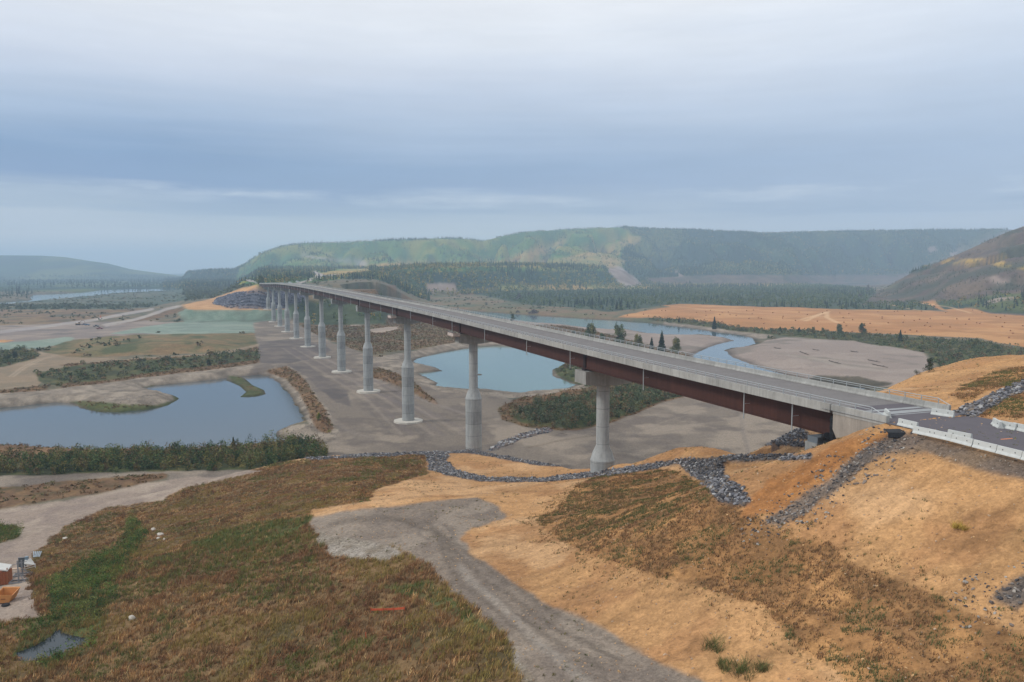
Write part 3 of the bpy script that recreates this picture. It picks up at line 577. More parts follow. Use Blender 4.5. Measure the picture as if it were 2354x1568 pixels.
strip_mark([(690,800),(800,850),(930,905),(1080,955)], 0, 1.8, (142, 130, 122), .4)
strip_mark([(1200,930),(1240,960),(1330,1000)], 0, .5, (150, 138, 126), .4)
for i_ in range(9):          # lanes driven over the gravel yard under the spans
    o_ = i_ * 17; strip_mark([(640 + o_ * .5, 800), (720 + o_ * .8, 850 + o_ * .05), (830 + o_, 920 + o_ * .1), (900 + o_ * 1.4, 1000)], 0, .7 + .5 * (i_ % 3), ((104, 96, 92), (148, 136, 124), (116, 106, 102))[i_ % 3], .45)
for i_ in range(5): strip_mark([(1420 + 20 * i_, 1010 - 9 * i_), (1550 + 10 * i_, 990 - 12 * i_), (1700, 975 - 10 * i_), (1850, 1000 - 6 * i_)], 0, .6, ((106, 98, 92), (146, 134, 122))[i_ % 2], .4)
strip_mark([(1210,1030),(1290,1012),(1350,1003),(1380,1000)], 0, 1.0, (104, 88, 70), .5)
for i_ in range(4): strip_mark([(1780 + 30 * i_, 812 + 4 * i_), (1880 + 20 * i_, 822 + 7 * i_), (2000 + 12 * i_, 836 + 6 * i_)], 0, 3 + i_, ((124, 118, 104), (160, 148, 136))[i_ % 2], .45)
# swaths of the mown field
m = gc == CI['stubble']; th = fbm(gx[m] / 260, gy[m] / 260, 71, 2) * 60
sw = .5 + .5 * np.sin((gy[m] + .22 * gx[m] + th) / 1.9); gcol[m] *= (.90 + .2 * sw * fbm(gx[m] / 30, gy[m] / 9, 72, 3))[:, None]
for P in ([(1840,735),(1870,726),(1900,718),(1900,730),(1925,742)],[(1850,738),(1885,722),(1905,716)],[(1560,706),(1700,718),(1900,728)],[(2040,700),(2100,712),(2140,716)],[(2100,694),(2180,706),(2230,720)]): strip_mark(P, 0, 4, (216, 178, 134), .6)
# soil creep on the near slopes
m = gH & np.isin(gc, [CI['orange'], CI['orangedeep'], CI['mound']])
ri = fbm((gx[m] * .5 + gy[m] * .86) / .5, (gx[m] * .86 - gy[m] * .5) / 4.5, 83, 3); gcol[m] *= (1 - .22 * sstep(.55, .70, ri))[:, None]
ri = fbm(s_g[m] / .7, t_g[m] / 8, 84, 3); gcol[m] *= (1 - .22 * sstep(.56, .70, ri) * (t_g[m] > 6))[:, None]; ri = fbm(gx[m] / 16, gy[m] / 16, 85, 4, .6); gcol[m] *= (.94 + .12 * sstep(.38, .6, ri))[:, None]
gcol[gh < -2.6] = gcol[gh < -2.6] * .62          # wet margin
shore = (gh > -3.1) & (gh < -2.2) & ~gH; gcol[shore] *= .8
def soft(A, k):
    A = A.reshape(*shp, 3)
    for _ in range(k):
        B = A.copy(); B[1:-1] = .5 * A[1:-1] + .25 * (A[:-2] + A[2:]); A = B.copy(); A[:, 1:-1] = .5 * B[:, 1:-1] + .25 * (B[:, :-2] + B[:, 2:])
    return A.reshape(-1, 3)
g2 = soft(gcol, 3); w2 = np.isin(gc, [CI[n] for n in ('orange', 'orangedeep', 'shoulder', 'gravelroad', 'palegravel', 'mound', 'tawny', 'track', 'chute')])[:, None]
gcol = np.where(w2, g2, soft(gcol, 1)); gamp = soft(gamp, 1)
gcol /= KL

idx = np.arange(len(gx)).reshape(shp); q = np.stack([idx[:-1, :-1], idx[:-1, 1:], idx[1:, 1:], idx[1:, :-1]], -1).reshape(-1, 4)
me = big_mesh('ground', np.stack([gx, gy, gh], 1), q, gcol, True, gamp)
def ground_mat():
    m = bpy.data.materials.new('ground'); m.use_nodes = True; t = m.node_tree; nn = t.nodes; ll = t.links; b = nn['Principled BSDF']
    b.inputs['Roughness'].default_value = .93; b.inputs['Specular IOR Level'].default_value = .15
    a = nn.new('ShaderNodeVertexColor'); a.layer_name = 'col'; e = nn.new('ShaderNodeVertexColor'); e.layer_name = 'amp'
    sp = nn.new('ShaderNodeSeparateColor'); ll.new(e.outputs[0], sp.inputs[0]); tc = nn.new('ShaderNodeTexCoord')
    def M(op, a_, b_):
        n = nn.new('ShaderNodeMath'); n.operation = op
        for i, v in enumerate((a_, b_)):
            if isinstance(v, (int, float)): n.inputs[i].default_value = v
            else: ll.new(v, n.inputs[i])
        return n.outputs[0]
    def noise(s, d=4, r=.65):
        n = nn.new('ShaderNodeTexNoise'); n.inputs['Scale'].default_value = s; n.inputs['Detail'].default_value = d; n.inputs['Roughness'].default_value = r; ll.new(tc.outputs['Object'], n.inputs[0]); return M('SUBTRACT', n.outputs[0], .5)
    p1 = noise(6.5, 3, .8); p2 = noise(1.6, 4, .7); v1 = noise(.9, 5, .75); v2 = noise(.17, 5, .7); far = noise(.03, 6, .75)
    vo = nn.new('ShaderNodeTexVoronoi'); vo.inputs['Scale'].default_value = 3.2; ll.new(tc.outputs['Object'], vo.inputs[0]); vs = nn.new('ShaderNodeSeparateColor'); ll.new(vo.outputs['Color'], vs.inputs[0])
    g = M('ADD', M('MULTIPLY', p1, 2.6), M('MULTIPLY', p2, 1.4)); g = M('ADD', g, M('MULTIPLY', M('SUBTRACT', vs.outputs[0], .5), .9))
    v = M('ADD', M('MULTIPLY', v1, 2.2), M('ADD', M('MULTIPLY', v2, 1.8), M('MULTIPLY', far, 1.4)))
    fac = M('ADD', 1, M('ADD', M('MULTIPLY', g, sp.outputs[0]), M('MULTIPLY', v, sp.outputs[1])))
    p3 = noise(3.2, 6, .8); fac = M('MAXIMUM', M('ADD', fac, M('ADD', M('MULTIPLY', p2, .25), M('ADD', M('MULTIPLY', p3, .5), M('ADD', M('MULTIPLY', noise(.45, 5, .8), .65), M('MULTIPLY', noise(1.2, 3, .9), .45))))), .2)
    s = nn.new('ShaderNodeVectorMath'); s.operation = 'SCALE'; ll.new(a.outputs[0], s.inputs[0]); ll.new(fac, s.inputs[3]); ll.new(s.outputs[0], b.inputs['Base Color'])
    bp = nn.new('ShaderNodeBump'); bp.inputs['Strength'].default_value = .8; bp.inputs['Distance'].default_value = .25
    ll.new(M('ADD', M('MULTIPLY', g, M('MULTIPLY', sp.outputs[0], .5)), M('ADD', M('MULTIPLY', v1, .5), M('MULTIPLY', p2, .5))), bp.inputs['Height']); ll.new(bp.outputs[0], b.inputs['Normal'])
    return m
GM = ground_mat(); mesh_obj('ground', me, GM, kind='structure', label='valley ground of gravel flats, scrub and hillsides')

# water sheets, one per pond or river
def water_mat(name, rgb, rip, sc_, deep=.5):
    m = bpy.data.materials.new(name); m.use_nodes = True; t = m.node_tree; nn = t.nodes; ll = t.links; b = nn['Principled BSDF']
    b.inputs['Base Color'].default_value = (*lin(rgb), 1); b.inputs['Roughness'].default_value = .05; b.inputs['IOR'].default_value = 1.33; b.inputs['Specular IOR Level'].default_value = .5
    g = nn.new('ShaderNodeTexCoord'); n = nn.new('ShaderNodeTexNoise'); n.inputs['Scale'].default_value = sc_; n.inputs['Detail'].default_value = 3; ll.new(g.outputs['Object'], n.inputs[0])
    bp = nn.new('ShaderNodeBump'); bp.inputs['Strength'].default_value = rip; bp.inputs['Distance'].default_value = .08; ll.new(n.outputs[0], bp.inputs['Height']); ll.new(bp.outputs[0], b.inputs['Normal'])
    return m
WM = {'pond_water': water_mat('pond_surface', (70, 80, 84), .35, 1.2), 'lagoon_water': water_mat('lagoon_surface', (98, 124, 116), .35, 1.2), 'river_water': water_mat('river_surface', (92, 108, 114), .35, .6)}
qv = gh[q].min(1); qx = gx[q].mean(1); qy = gy[q].mean(1)
for n, wd in WATER.items():
    P = wd['W']; m = (qv < wd['z'] + .05) & (qx > P[:, 0].min() - 12) & (qx < P[:, 0].max() + 12) & (qy > P[:, 1].min() - 12) & (qy < P[:, 1].max() + 12)
    mm = np.zeros(len(q), bool); k = np.where(m)[0]; dd = poly_dist(qx[k], qy[k], P); mm[k] = poly_in(qx[k], qy[k], P) | (dd < 12); f = q[mm]
    if len(f) == 0: print('no water', n); continue
    u, inv = np.unique(f, return_inverse=True); V = np.stack([gx[u], gy[u], np.full(len(u), wd['z'])], 1)
    mesh_obj(n, big_mesh(n, V, inv.reshape(f.shape), smooth=True), WM.get(n, WM['river_water']), kind='structure', label='still grey blue water')
k = (np.abs(qx - SMALLW[:, 0].mean()) < 25) & (np.abs(qy - SMALLW[:, 1].mean()) < 25); mm = k.copy(); kk = np.where(k)[0]; mm[kk] = poly_in(qx[kk], qy[kk], SMALLW) | (poly_dist(qx[kk], qy[kk], SMALLW) < 1.2)
f = q[mm & (qv < SPZ + .02)]; u, inv = np.unique(f, return_inverse=True)
mesh_obj('ditch_water', big_mesh('ditch_water', np.stack([gx[u], gy[u], np.full(len(u), SPZ)], 1), inv.reshape(f.shape), smooth=True), water_mat('ditch_surface', (46, 54, 58), .1, 2), kind='structure', label='small dark pool in the grass')

# ---------------------------------------------------------------- materials for built things
def concrete(name, rgb, joints=0., var=.13, lifts=0.):
    m = mat(name, rgb, .85, var, .9, .15, .25, streak=.22, noise2=(.10, 9.))
    t = m.node_tree; nn = t.nodes; ll = t.links; b = nn['Principled BSDF']; src = b.inputs['Base Color'].links[0].from_socket
    g = nn.new('ShaderNodeTexCoord'); sx = nn.new('ShaderNodeSeparateXYZ'); ll.new(g.outputs['Object'], sx.inputs[0])
    def M(op, a_, b_):
        n = nn.new('ShaderNodeMath'); n.operation = op
        for i, v in enumerate((a_, b_)):
            if isinstance(v, (int, float)): n.inputs[i].default_value = v
            else: ll.new(v, n.inputs[i])
        return n.outputs[0]
    if joints or lifts:
        step, out, wd = (joints, 0, .022) if joints else (lifts, 2, .06)
        fr = M('FRACT', M('DIVIDE', sx.outputs[out], step), 0); f = M('SUBTRACT', 1, M('MULTIPLY', M('LESS_THAN', fr, wd / step * 2), .32))
        cell = nn.new('ShaderNodeTexWhiteNoise'); cell.noise_dimensions = '1D'; ll.new(M('FLOOR', M('DIVIDE', sx.outputs[out], step), 0), cell.inputs['W'])
        f = M('MULTIPLY', f, M('ADD', .88, M('MULTIPLY', cell.outputs[0], .24)))
        s = nn.new('ShaderNodeVectorMath'); s.operation = 'SCALE'; ll.new(src, s.inputs[0]); ll.new(f, s.inputs[3]); ll.new(s.outputs[0], b.inputs['Base Color'])
    return m
M_PAR = concrete('parapet_concrete', (154, 153, 148), joints=3.0)
M_DECK = mat('deck_concrete', (120, 116, 114), .9, .12, .35, 0, .2, noise2=(.12, 3.))
M_PIER = concrete('pier_concrete', (150, 152, 150), lifts=3.6, var=.10)
M_CAP = concrete('cap_concrete', (138, 138, 134))
M_FOOT = mat('footing_concrete', (196, 190, 178), .85, .08, 1.5, .1)
M_STEEL = concrete('weathering_steel', (68, 41, 34), joints=13.)
M_STEEL.node_tree.nodes['Principled BSDF'].inputs['Roughness'].default_value = .6
M_STEELD = mat('weathering_steel_dark', (42, 28, 26), .6, .2, .3, 0, .3)
M_GALV = mat('galvanised_steel', (166, 172, 174), .45, .05, 3, 0, .5, metal=.2)
M_PARP = mat('pale_painted_metal', (214, 216, 214), .6, .05, 3)
M_BLACK = mat('black_rubber', (22, 24, 28), .6, .2, 3)
M_ASPH = mat('asphalt', (96, 91, 95), .88, .08, .5, .1, .2, streak=0, noise2=(.10, 12.))
M_BARR = mat('barrier_concrete', (190, 192, 188), .8, .09, 2.2, .15, .2, streak=.05)
M_HOLE = mat('dark_hole', (52, 52, 54), .9)
M_TIMB = mat('formwork_timber', (150, 128, 116), .85, .3, 2.5)
M_PAINT = mat('orange_marking_paint', (232, 140, 84), .8)
M_PATCH = mat('pale_slab_concrete', (150, 152, 152), .9, .12, 1.2)

# ---------------------------------------------------------------- bridge
bridge = empty('bridge', (OX, OY, 0), math.atan2(UY, UX), label='long concrete and rust brown steel girder bridge on single column piers', cat='bridge')
S0, S1 = 15.0, 1063.0
def sweep(prof, s0, s1, step=6., mb=None, dz=deck_z, yoff=None):
    """prof: (y,z) loop with z above the deck surface, swept along the bridge"""
    mb = mb or MB(); st = np.linspace(s0, s1, max(2, int((s1 - s0) / step) + 1)); n = len(prof); P = []
    for s in st:
        zz = float(dz(s)); P += [(s, y, zz + q) for y, q in prof]
    fs = [(i * n + k, i * n + (k + 1) % n, (i + 1) * n + (k + 1) % n, (i + 1) * n + k) for i in range(len(st) - 1) for k in range(n)]
    fs += [tuple(range(n))[::-1], tuple((len(st) - 1) * n + k for k in range(n))]
    return mb.add(P, fs)
sweep([(-5.7, 0), (5.7, 0), (5.7, -.34), (-5.7, -.34)], S0, S1).build('deck', M_DECK, bridge)
for sg, a in ((1, 6.6), (-1, 8.6)):
    prof = [(sg * 5.72, -.30), (sg * 5.72, .10), (sg * 5.85, .30), (sg * 5.92, .74), (sg * 6.2, .74), (sg * 6.2, -.30)]
    o = MB(); sweep(prof, S0 - .6 if sg > 0 else a, S1, mb=o); o.build('parapet', M_PAR, bridge, label='near parapet' if sg > 0 else 'far parapet')
    rail = MB()
    for hh, rr in ((1.34, .045), (1.08, .032)):
        st = np.arange(a + 1.6, S1, 6.0)
        for s_, e_ in zip(st[:-1], st[1:]): rail.bar((s_, sg * 6.06, deck_z(s_) + hh), (e_, sg * 6.06, deck_z(e_) + hh), rr, 5)
    rail.bar((a, sg * 6.06, deck_z(a) + .76), (a + 1.65, sg * 6.06, deck_z(a) + 1.34), .045, 5)
    ro = rail.build('guard_rail', M_GALV, bridge)
    posts = list(np.arange(a + 1.6, S1, 2.4)); far = MB()
    me_p = MB().box((0, 0, .28), (.07, .1, .56)).mesh('rail_post')
    for i, s_ in enumerate(posts):
        if i < 48:
            p = mesh_obj('rail_post', me_p, M_GALV, ro); p.location = (s_, sg * 6.06, deck_z(s_) + .74)
        else: far.box((s_, sg * 6.06, deck_z(s_) + 1.02), (.07, .1, .56))
    far.build('rail_post', M_GALV, ro, kind='stuff')
# girders, darker over the piers
for y in (4.0, 0., -4.0):
    g = MB(); dk = MB()
    marks = [S0 + 1.2] + [k for i in range(1, 13) for k in (i * SP - 2.6, i * SP + 2.6)] + [S1 - 2]
    prof = [(y - .32, -.36), (y + .32, -.36), (y + .32, -.41), (y + .06, -.41), (y + .06, -3.46), (y + .36, -3.46), (y + .36, -3.55), (y - .36, -3.55), (y - .36, -3.46), (y - .06, -3.46), (y - .06, -.41), (y - .32, -.41)]
    sweep(prof, marks[0], marks[-1], 8., g)
    go = g.build('girder', M_STEEL, bridge)
    if y > 0:
        for i in range(1, 13):
            dk = MB(); dk.box((i * SP, y + .16, deck_z(i * SP) - 1.93), (1.15, .2, 3.0)); dk.box((i * SP, y + .28, deck_z(i * SP) - 1.93), (.7, .05, 2.8))
            dk.build('bearing_stiffener', M_STEELD, go)
br = MB()
for s_ in np.arange(24, S1 - 4, 7.): 
    zz = deck_z(s_); br.bar((s_, -3.9, zz - 3.0), (s_, 3.9, zz - .6), .09, 4); br.bar((s_, 3.9, zz - 3.0), (s_, -3.9, zz - .6), .09, 4); br.bar((s_, -3.9, zz - 2.9), (s_, 3.9, zz - 2.9), .09, 4)
br.build('cross_bracing', M_STEELD, bridge)
# drain pipes on the near side
def s_at(px, t=6.28):
    a, b, c = rdir(px, 850); A = np.array([[a, -UX], [b, -UY]]); return float(np.linalg.solve(A, [OX + t * NX, OY + t * NY])[1])
dp = [s_at(p) for p in (1808.7, 1697.6, 1467, 1300, 1201, 1106, 1032.4, 988.8, 939, 898, 872)]
dp += list(np.arange(dp[-1] + 24, S1 - 10, 25.))
pipe = MB(); pipe.bar((0, 0, -.3), (0, 0, -4.1), .085, 8); pipe.bar((0, 0, -2.05), (0, -1.0, -2.05), .035, 5)
pm = pipe.mesh('drain_pipe', True)
for s_ in dp:
    o = mesh_obj('drain_pipe', pm, M_GALV, bridge); o.location = (s_, 5.3, deck_z(s_))
# piers
for i in range(1, 13):
    s_ = i * SP - (2.5 if i == 12 else 0); top = float(deck_z(s_)) - 3.98; base = {1: 14., 12: 11.}.get(i, 0.); c0, c1 = (22., 25.) if i < 9 else (21., 23.8)
    if i == 12: c0, c1 = 24.5, 27.3
    m_ = MB(); m_.lathe([(2.42, base - 3), (2.42, c0 - .02), (2.48, c0), (2.42, c0 + .05), (2.0, c0 + 1.5), (1.31, c1), (1.31, top - 2.6)], 40, (0, 0))
    po = m_.build('pier', M_PIER, bridge, smooth=True); po.location = (s_, 0, 0)
    cm = MB(); prof = [(-5.1, top), (5.1, top), (5.1, top - 2.55), (1.9, top - 2.95), (-1.9, top - 2.95), (-5.1, top - 2.55)]
    n = len(prof); w_ = 2.5 if i == 1 else 2.1
    cm.add([(-w_, y, q) for y, q in prof] + [(w_, y, q) for y, q in prof], [(k, (k + 1) % n, n + (k + 1) % n, n + k) for k in range(n)] + [tuple(range(n)), tuple(range(n, 2 * n))])
    cm.build('pier_cap', M_CAP, po)
    for y in (4., 0, -4.): MB().box((0, y, top + .21), (1.1, .9, .42)).build('bearing', M_STEELD, po)
    if 4 <= i <= 11: MB().box((0, 5.25, top - .9), (.5, .26, 2.6)).box((0, 4.9, top + .3), (.5, .9, .14)).build('drain_outlet', M_PARP, po)
    if 3 <= i <= 12:
        fm = MB(); zt = base + (.9 if i > 3 else .7); rr = 5.9
        pts = [(rr * math.cos(math.pi * (k + .5) / 5), rr * math.sin(math.pi * (k + .5) / 5)) for k in range(10)]
        fm.add([(x, y, base - 2) for x, y in pts] + [(x, y, zt) for x, y in pts], [(k, (k + 1) % 10, 10 + (k + 1) % 10, 10 + k) for k in range(10)] + [tuple(range(10))[::-1], tuple(range(10, 20))])
        fm.build('footing', M_FOOT, po)
# near abutment
ab = MB(); prof = [(5.4, 43.5), (13.9, 43.5), (13.9, 41.6), (13.0, 40.2), (13.0, 34.5), (5.4, 38.0)]
n = len(prof)
for sg in (1, -1): ab.add([(x, sg * 5.75, q) for x, q in prof] + [(x, sg * 6.12, q) for x, q in prof], [(k, (k + 1) % n, n + (k + 1) % n, n + k) for k in range(n)] + [tuple(range(n))[::-1], tuple(range(n, 2 * n))])
ab.box((12.6, 0, 38.5), (.5, 11.4, 9.0))
a_o = ab.build('abutment', concrete('abutment_concrete', (150, 142, 132)), bridge)
cp = MB(); cp.box((10.0, 5.96, float(deck_z(10)) + .2), (7.8, .46, 1.04)); cp.box((14.15, 5.9, float(deck_z(14)) + .3), (.5, .3, .7)); cp.build('abutment_coping', M_PAR, a_o)
st = MB(); st.box((17.5, 4.8, 37.3), (2.0, 2.4, 4.0)); 0; st.build('bearing_seat', M_CAP, a_o)
jk = MB(); jk.box((17.4, 4.8, 39.68), (1.7, 2.1, .74)); jk.box((15.9, 4.7, 38.6), (.5, 1.6, .8)); jk.bar((16.4, 5.7, 36.4), (18.1, 5.75, 38.9), .06); jk.build('bearing_box', mat('blue_grey_steel', (98, 106, 112), .5, .1, 2), a_o)
kk = MB(); kk.lathe([(.5, 40.2), (.54, 40.8), (.48, 41.2), (.54, 41.7), (.48, 42.2), (.54, 42.6), (.48, 43.0)], 20, (14.5, 5.3)); kk.box((14.6, 4.4, 39.9), (2.4, 2.6, .9)); kk.bar((14.9, 5.9, 40.6), (15.9, 5.4, 40.2), .42, 12); kk.box((13.7, 2.5, 41.6), (.8, 6.2, 3.6)); kk.build('expansion_joint_seal', M_BLACK, a_o)
st.v = []; 
# far abutment
fb = MB(); fb.box((1064.5, 0, 38.8), (3., 12.2, 5.6)); fb.build('abutment', M_CAP, bridge)

# work platforms left hanging at two pier caps
def platform(i, label):
    s_ = i * SP; top = float(deck_z(s_)) - 3.98; x, y = BW(s_, 6.0)
    e = empty('work_platform', (x, y, top - .6), math.atan2(UY, UX), label=label, cat='work platform', group='timber work platforms on pier caps')
    f = MB(); f.box((0, 0, 0), (5.6, 2.2, .12)); [f.bar((a, b, -1.2), (a, .9, 0), .06, 4) for a in (-2.4, 0, 2.4) for b in (-.6,)]; f.build('platform_floor', M_TIMB, e)
    g = MB(); g.box((0, 1.08, .55), (5.6, .05, .9)); g.box((-2.78, 0, .55), (.05, 2.1, .9)); g.box((2.78, 0, .55), (.05, 2.1, .9)); g.build('side_panel', mat('weathered_panel', (184, 170, 160), .8, .4, 1.6), e)
    h = MB(); [h.bar((a, 1.0, .9), (a, 1.0, 1.35), .035, 4) for a in np.linspace(-2.7, 2.7, 6)]; h.bar((-2.7, 1.0, 1.35), (2.7, 1.0, 1.35), .035, 4); h.build('hand_rail', M_GALV, e)
platform(2, 'pale timber work platform on the cap of the second pier from the near end')
platform(3, 'small timber work platform on the cap of the third pier from the near end')

# ---------------------------------------------------------------- road and barriers
def ribbon(name, s0, s1, t0, t1, dz, m, **k):
    st_ = np.linspace(s0, s1, max(2, int(abs(s1 - s0) / 6) + 1)); V = []; Fc = []
    for s in st_:
        zz = float(deck_z(s)) + dz
        for t in (t0, t1): x, y = BW(s, t); V.append((x, y, zz))
    for j in range(len(st_) - 1): Fc.append((2 * j, 2 * j + 1, 2 * j + 3, 2 * j + 2))
    return mesh_obj(name, big_mesh(name, V, Fc), m, kind='structure', **k)
ribbon('road', 15.6, -395, -6.3, 6.3, .0, M_ASPH, label='dark asphalt road running onto the bridge')
for a, b in ((12.6, 11.8), (11.2, 9.9), (9.5, 9.2)): ribbon('road_slab', a, b, -5.6, 5.6, .006, M_PATCH)
ribbon('road', 1063, 1490, -6., 6., .05, mat('far_road', (150, 142, 134), .9, .1, .2), label='pale road running on beyond the bridge')
bar = MB(); bar.prism([(-.30, 0), (.30, 0), (.28, .08), (.15, .26), (.10, .69), (-.10, .69), (-.15, .26), (-.28, .08)], -1.23, 1.23)
bar_me = bar.mesh('concrete_barrier')
hol = MB(); hol.bar((.02, 0, 0), (.035, 0, 0), .055, 8); hol_me = hol.mesh('lifting_hole')
def barrier(p0, p1, label, z=None, length=None):
    """p0, p1: photo pixels of the near foot of the barrier"""
    (x0, x1), (y0, y1) = up(np.array([p0[0], p1[0]]), np.array([p0[1], p1[1]]), 43.75); an = math.atan2(y1 - y0, x1 - x0); cx_, cy_ = (x0 + x1) / 2, (y0 + y1) / 2
    nx, ny = -math.sin(an), math.cos(an); Lh = math.hypot(x1 - x0, y1 - y0)
    zz = float(deck_z(WB(cx_, cy_)[0]))
    cx_ += nx * .3; cy_ += ny * .3
    e = bpy.data.objects.new('concrete_barrier', bar_me); COL.objects.link(e); tag(e, label, 'barrier', 'precast concrete road barriers')
    if not bar_me.materials: bar_me.materials.append(M_BARR)
    e.location = (cx_, cy_, zz); e.rotation_euler = (0, 0, an - math.pi / 2)
    for q in (-.62, .62):
        h = mesh_obj('lifting_hole', hol_me, M_HOLE, e); h.location = (.125, q, .42)
    return e
def C7(x, y): return ((3550 + x / 4.311) / 1.7407, (1550 + y / 4.311) / 1.7407)
row = [(516, 800), (700, 838), (1060, 918), (1440, 1018), (1850, 1120), (2280, 1228), (2720, 1345)]
names = ['half hidden first barrier at the left end of the long row', 'second barrier of the long row along the near road edge', 'third barrier of the long row, in front of the loose pale one', 'fourth barrier of the long row along the near road edge', 'fifth barrier of the long row, by the right edge', 'last barrier in view of the long row, cut by the right edge']
names[0] = 'first barrier at the left end of the long near row, turned inward'
for k in range(6): barrier(C7(*row[k]), C7(*row[k + 1]), 'pale concrete ' + names[k])
barrier(C7(185, 652), C7(440, 712), 'single pale concrete barrier standing alone between the parapet end and the long row')
barrier(C7(768, 468), C7(1085, 514), 'single white concrete barrier against the far parapet end')
barrier(C7(1010, 842), C7(1400, 925), 'loose dirty white barrier on the asphalt behind the long row')
barrier(C7(1790, 640), C7(1870, 690), 'short turned barrier at the start of the far right row')
barrier(C7(1850, 672), C7(2130, 728), 'pale concrete barrier, second of the far right row')
barrier(C7(2150, 722), C7(2450, 790), 'pale concrete barrier, third of the far right row at the photo edge')
barrier((2021, 946), (2043, 968), 'dirty white barrier set across behind the near parapet end')
for (a, b) in ((2010, 893), (2085, 888)):
    x, y = up(*C7(a, b), 43.7); s_, t_ = WB(x, y); pm_ = MB().box((0, 0, 0), (.9, .18, .004)); o = pm_.build('road_marking', M_PAINT, kind='structure'); o.location = (x, y, float(deck_z(s_)) + .006); o.rotation_euler = (0, 0, .3)

# drain mat where the rock chute starts under the road edge
x, y, zz = [float(v[0]) for v in ground(2058, 995)]
dm = MB(); dm.add([(-1.1, -.6, .18), (1.1, -.7, .12), (1.3, .5, .35), (-.9, .6, .3), (-1.2, -.9, -.25), (.9, -1.0, -.3), (-1.1, -.6, .1), (1.1, -.7, .04), (1.3, .5, .27), (-.9, .6, .22), (-1.2, -.9, -.33), (.9, -1.0, -.38)], [(0, 1, 2, 3), (4, 5, 1, 0), (6, 9, 8, 7), (10, 6, 7, 11), (0, 3, 9, 6), (1, 7, 8, 2), (2, 8, 9, 3), (4, 0, 6, 10), (5, 11, 7, 1), (4, 10, 11, 5)])
o = dm.build('drain_mat', M_BLACK); o.location = (x, y, zz); tag(o, 'crumpled black drainage mat at the top of the rock chute', 'drain mat')

# ---------------------------------------------------------------- plants as leaf and blade geometry
M_LEAF = mat('leaves', (0, 0, 0), .8, attr='col', spec=.15)
def tri_cloud(P, RX, HT, K, leaf, col, hollow=.5, taper=.0, var=.22):
    """K leaf triangles round each point of P: crown radius RX, height HT, colour col"""
    n = len(P); d = rng.normal(size=(n, K, 3)); d /= np.linalg.norm(d, axis=2, keepdims=True); r = (hollow + (1 - hollow) * rng.random((n, K, 1))) ; d = d * r
    zf = d[..., 2] * .5 + .5; rad = RX[:, None] * (1 - taper * zf)
    c = np.stack([P[:, None, 0] + d[..., 0] * rad, P[:, None, 1] + d[..., 1] * rad, P[:, None, 2] + zf * HT[:, None]], 2)
    lf = (leaf if np.ndim(leaf) else np.full(n, leaf))[:, None, None] * (.6 + .8 * rng.random((n, K, 1)))
    a = rng.normal(size=(n, K, 3)); a /= np.linalg.norm(a, axis=2, keepdims=True); b = rng.normal(size=(n, K, 3)); b -= (a * b).sum(2, keepdims=True) * a; b /= np.linalg.norm(b, axis=2, keepdims=True)
    V = np.stack([c - .5 * lf * a, c + .5 * lf * a, c + .8 * lf * b], 2).reshape(-1, 3)
    cc = col[:, None, :] * (1 + var * (rng.random((n, K, 1)) * 2 - 1)); C_ = np.repeat(cc.reshape(-1, 3), 3, 0)
    return V, C_
def tri_mesh(name, parts):
    V = np.concatenate([p[0] for p in parts]); C_ = np.clip(np.concatenate([p[1] for p in parts]), 0, 1); return big_mesh(name, V, np.arange(len(V)).reshape(-1, 3), C_)
def tufts(P, H, spr, K, wd, col, var=.3, lean=.5):
    n = len(P); an = rng.random((n, K)) * 6.283; r = spr[:, None] * np.sqrt(rng.random((n, K))); bx = P[:, None, 0] + r * np.cos(an); by = P[:, None, 1] + r * np.sin(an); bz = np.repeat(P[:, None, 2], K, 1) - .05
    h = H[:, None] * (.6 + .6 * rng.random((n, K))); wa = rng.random((n, K)) * 3.14; w_ = wd * (.6 + .8 * rng.random((n, K)))
    dx, dy = np.cos(wa) * w_, np.sin(wa) * w_; lx = (rng.random((n, K)) - .5) * lean * h * 2 + .22 * h; ly = (rng.random((n, K)) - .5) * lean * h * 2
    V = np.stack([np.stack([bx - dx, by - dy, bz], 2), np.stack([bx + dx, by + dy, bz], 2), np.stack([bx + lx, by + ly, bz + h], 2)], 2).reshape(-1, 3)
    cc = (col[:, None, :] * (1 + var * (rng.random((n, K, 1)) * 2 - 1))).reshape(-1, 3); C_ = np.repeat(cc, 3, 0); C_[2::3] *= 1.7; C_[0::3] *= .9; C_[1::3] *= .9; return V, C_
dYr = np.gradient(rows); area = (np.repeat(dYr[:, None], len(cols), 1) * np.outer(rows, np.gradient(cols))).ravel()
infr = (gpx > -60) & (gpx < 2420) & (gpy > 500) & (gpy < 1680)
LAST = [0, 0]
def sample(mask, dens, cap):
    """random ground points inside mask, dens per square metre"""
    k = np.where(mask & infr)[0]
    if len(k) == 0: return np.zeros((0, 3)), k
    A = area[k]; n = int(min(cap, A.sum() * dens)); LAST[:] = [n, cap]; j = rng.choice(k, n, p=A / A.sum())
    dx = (rng.random(n) - .5) * gy[j] * (1.36 / 1080) * 1.2; dy = (rng.random(n) - .5) * dYr[np.searchsorted(rows, gy[j] - 1e-6).clip(0, len(rows) - 1)] * 1.2
    return np.stack([gx[j] + dx, gy[j] + dy, gh[j]], 1), j
def is_(*n): return np.isin(gc, [CI[k] for k in n])
def pick(n, *cs, w=None):
    c = np.array([lin(k) / KL for k in cs]); return c[rng.choice(len(c), n, p=w)] * (.85 + .3 * rng.random((n, 1)))

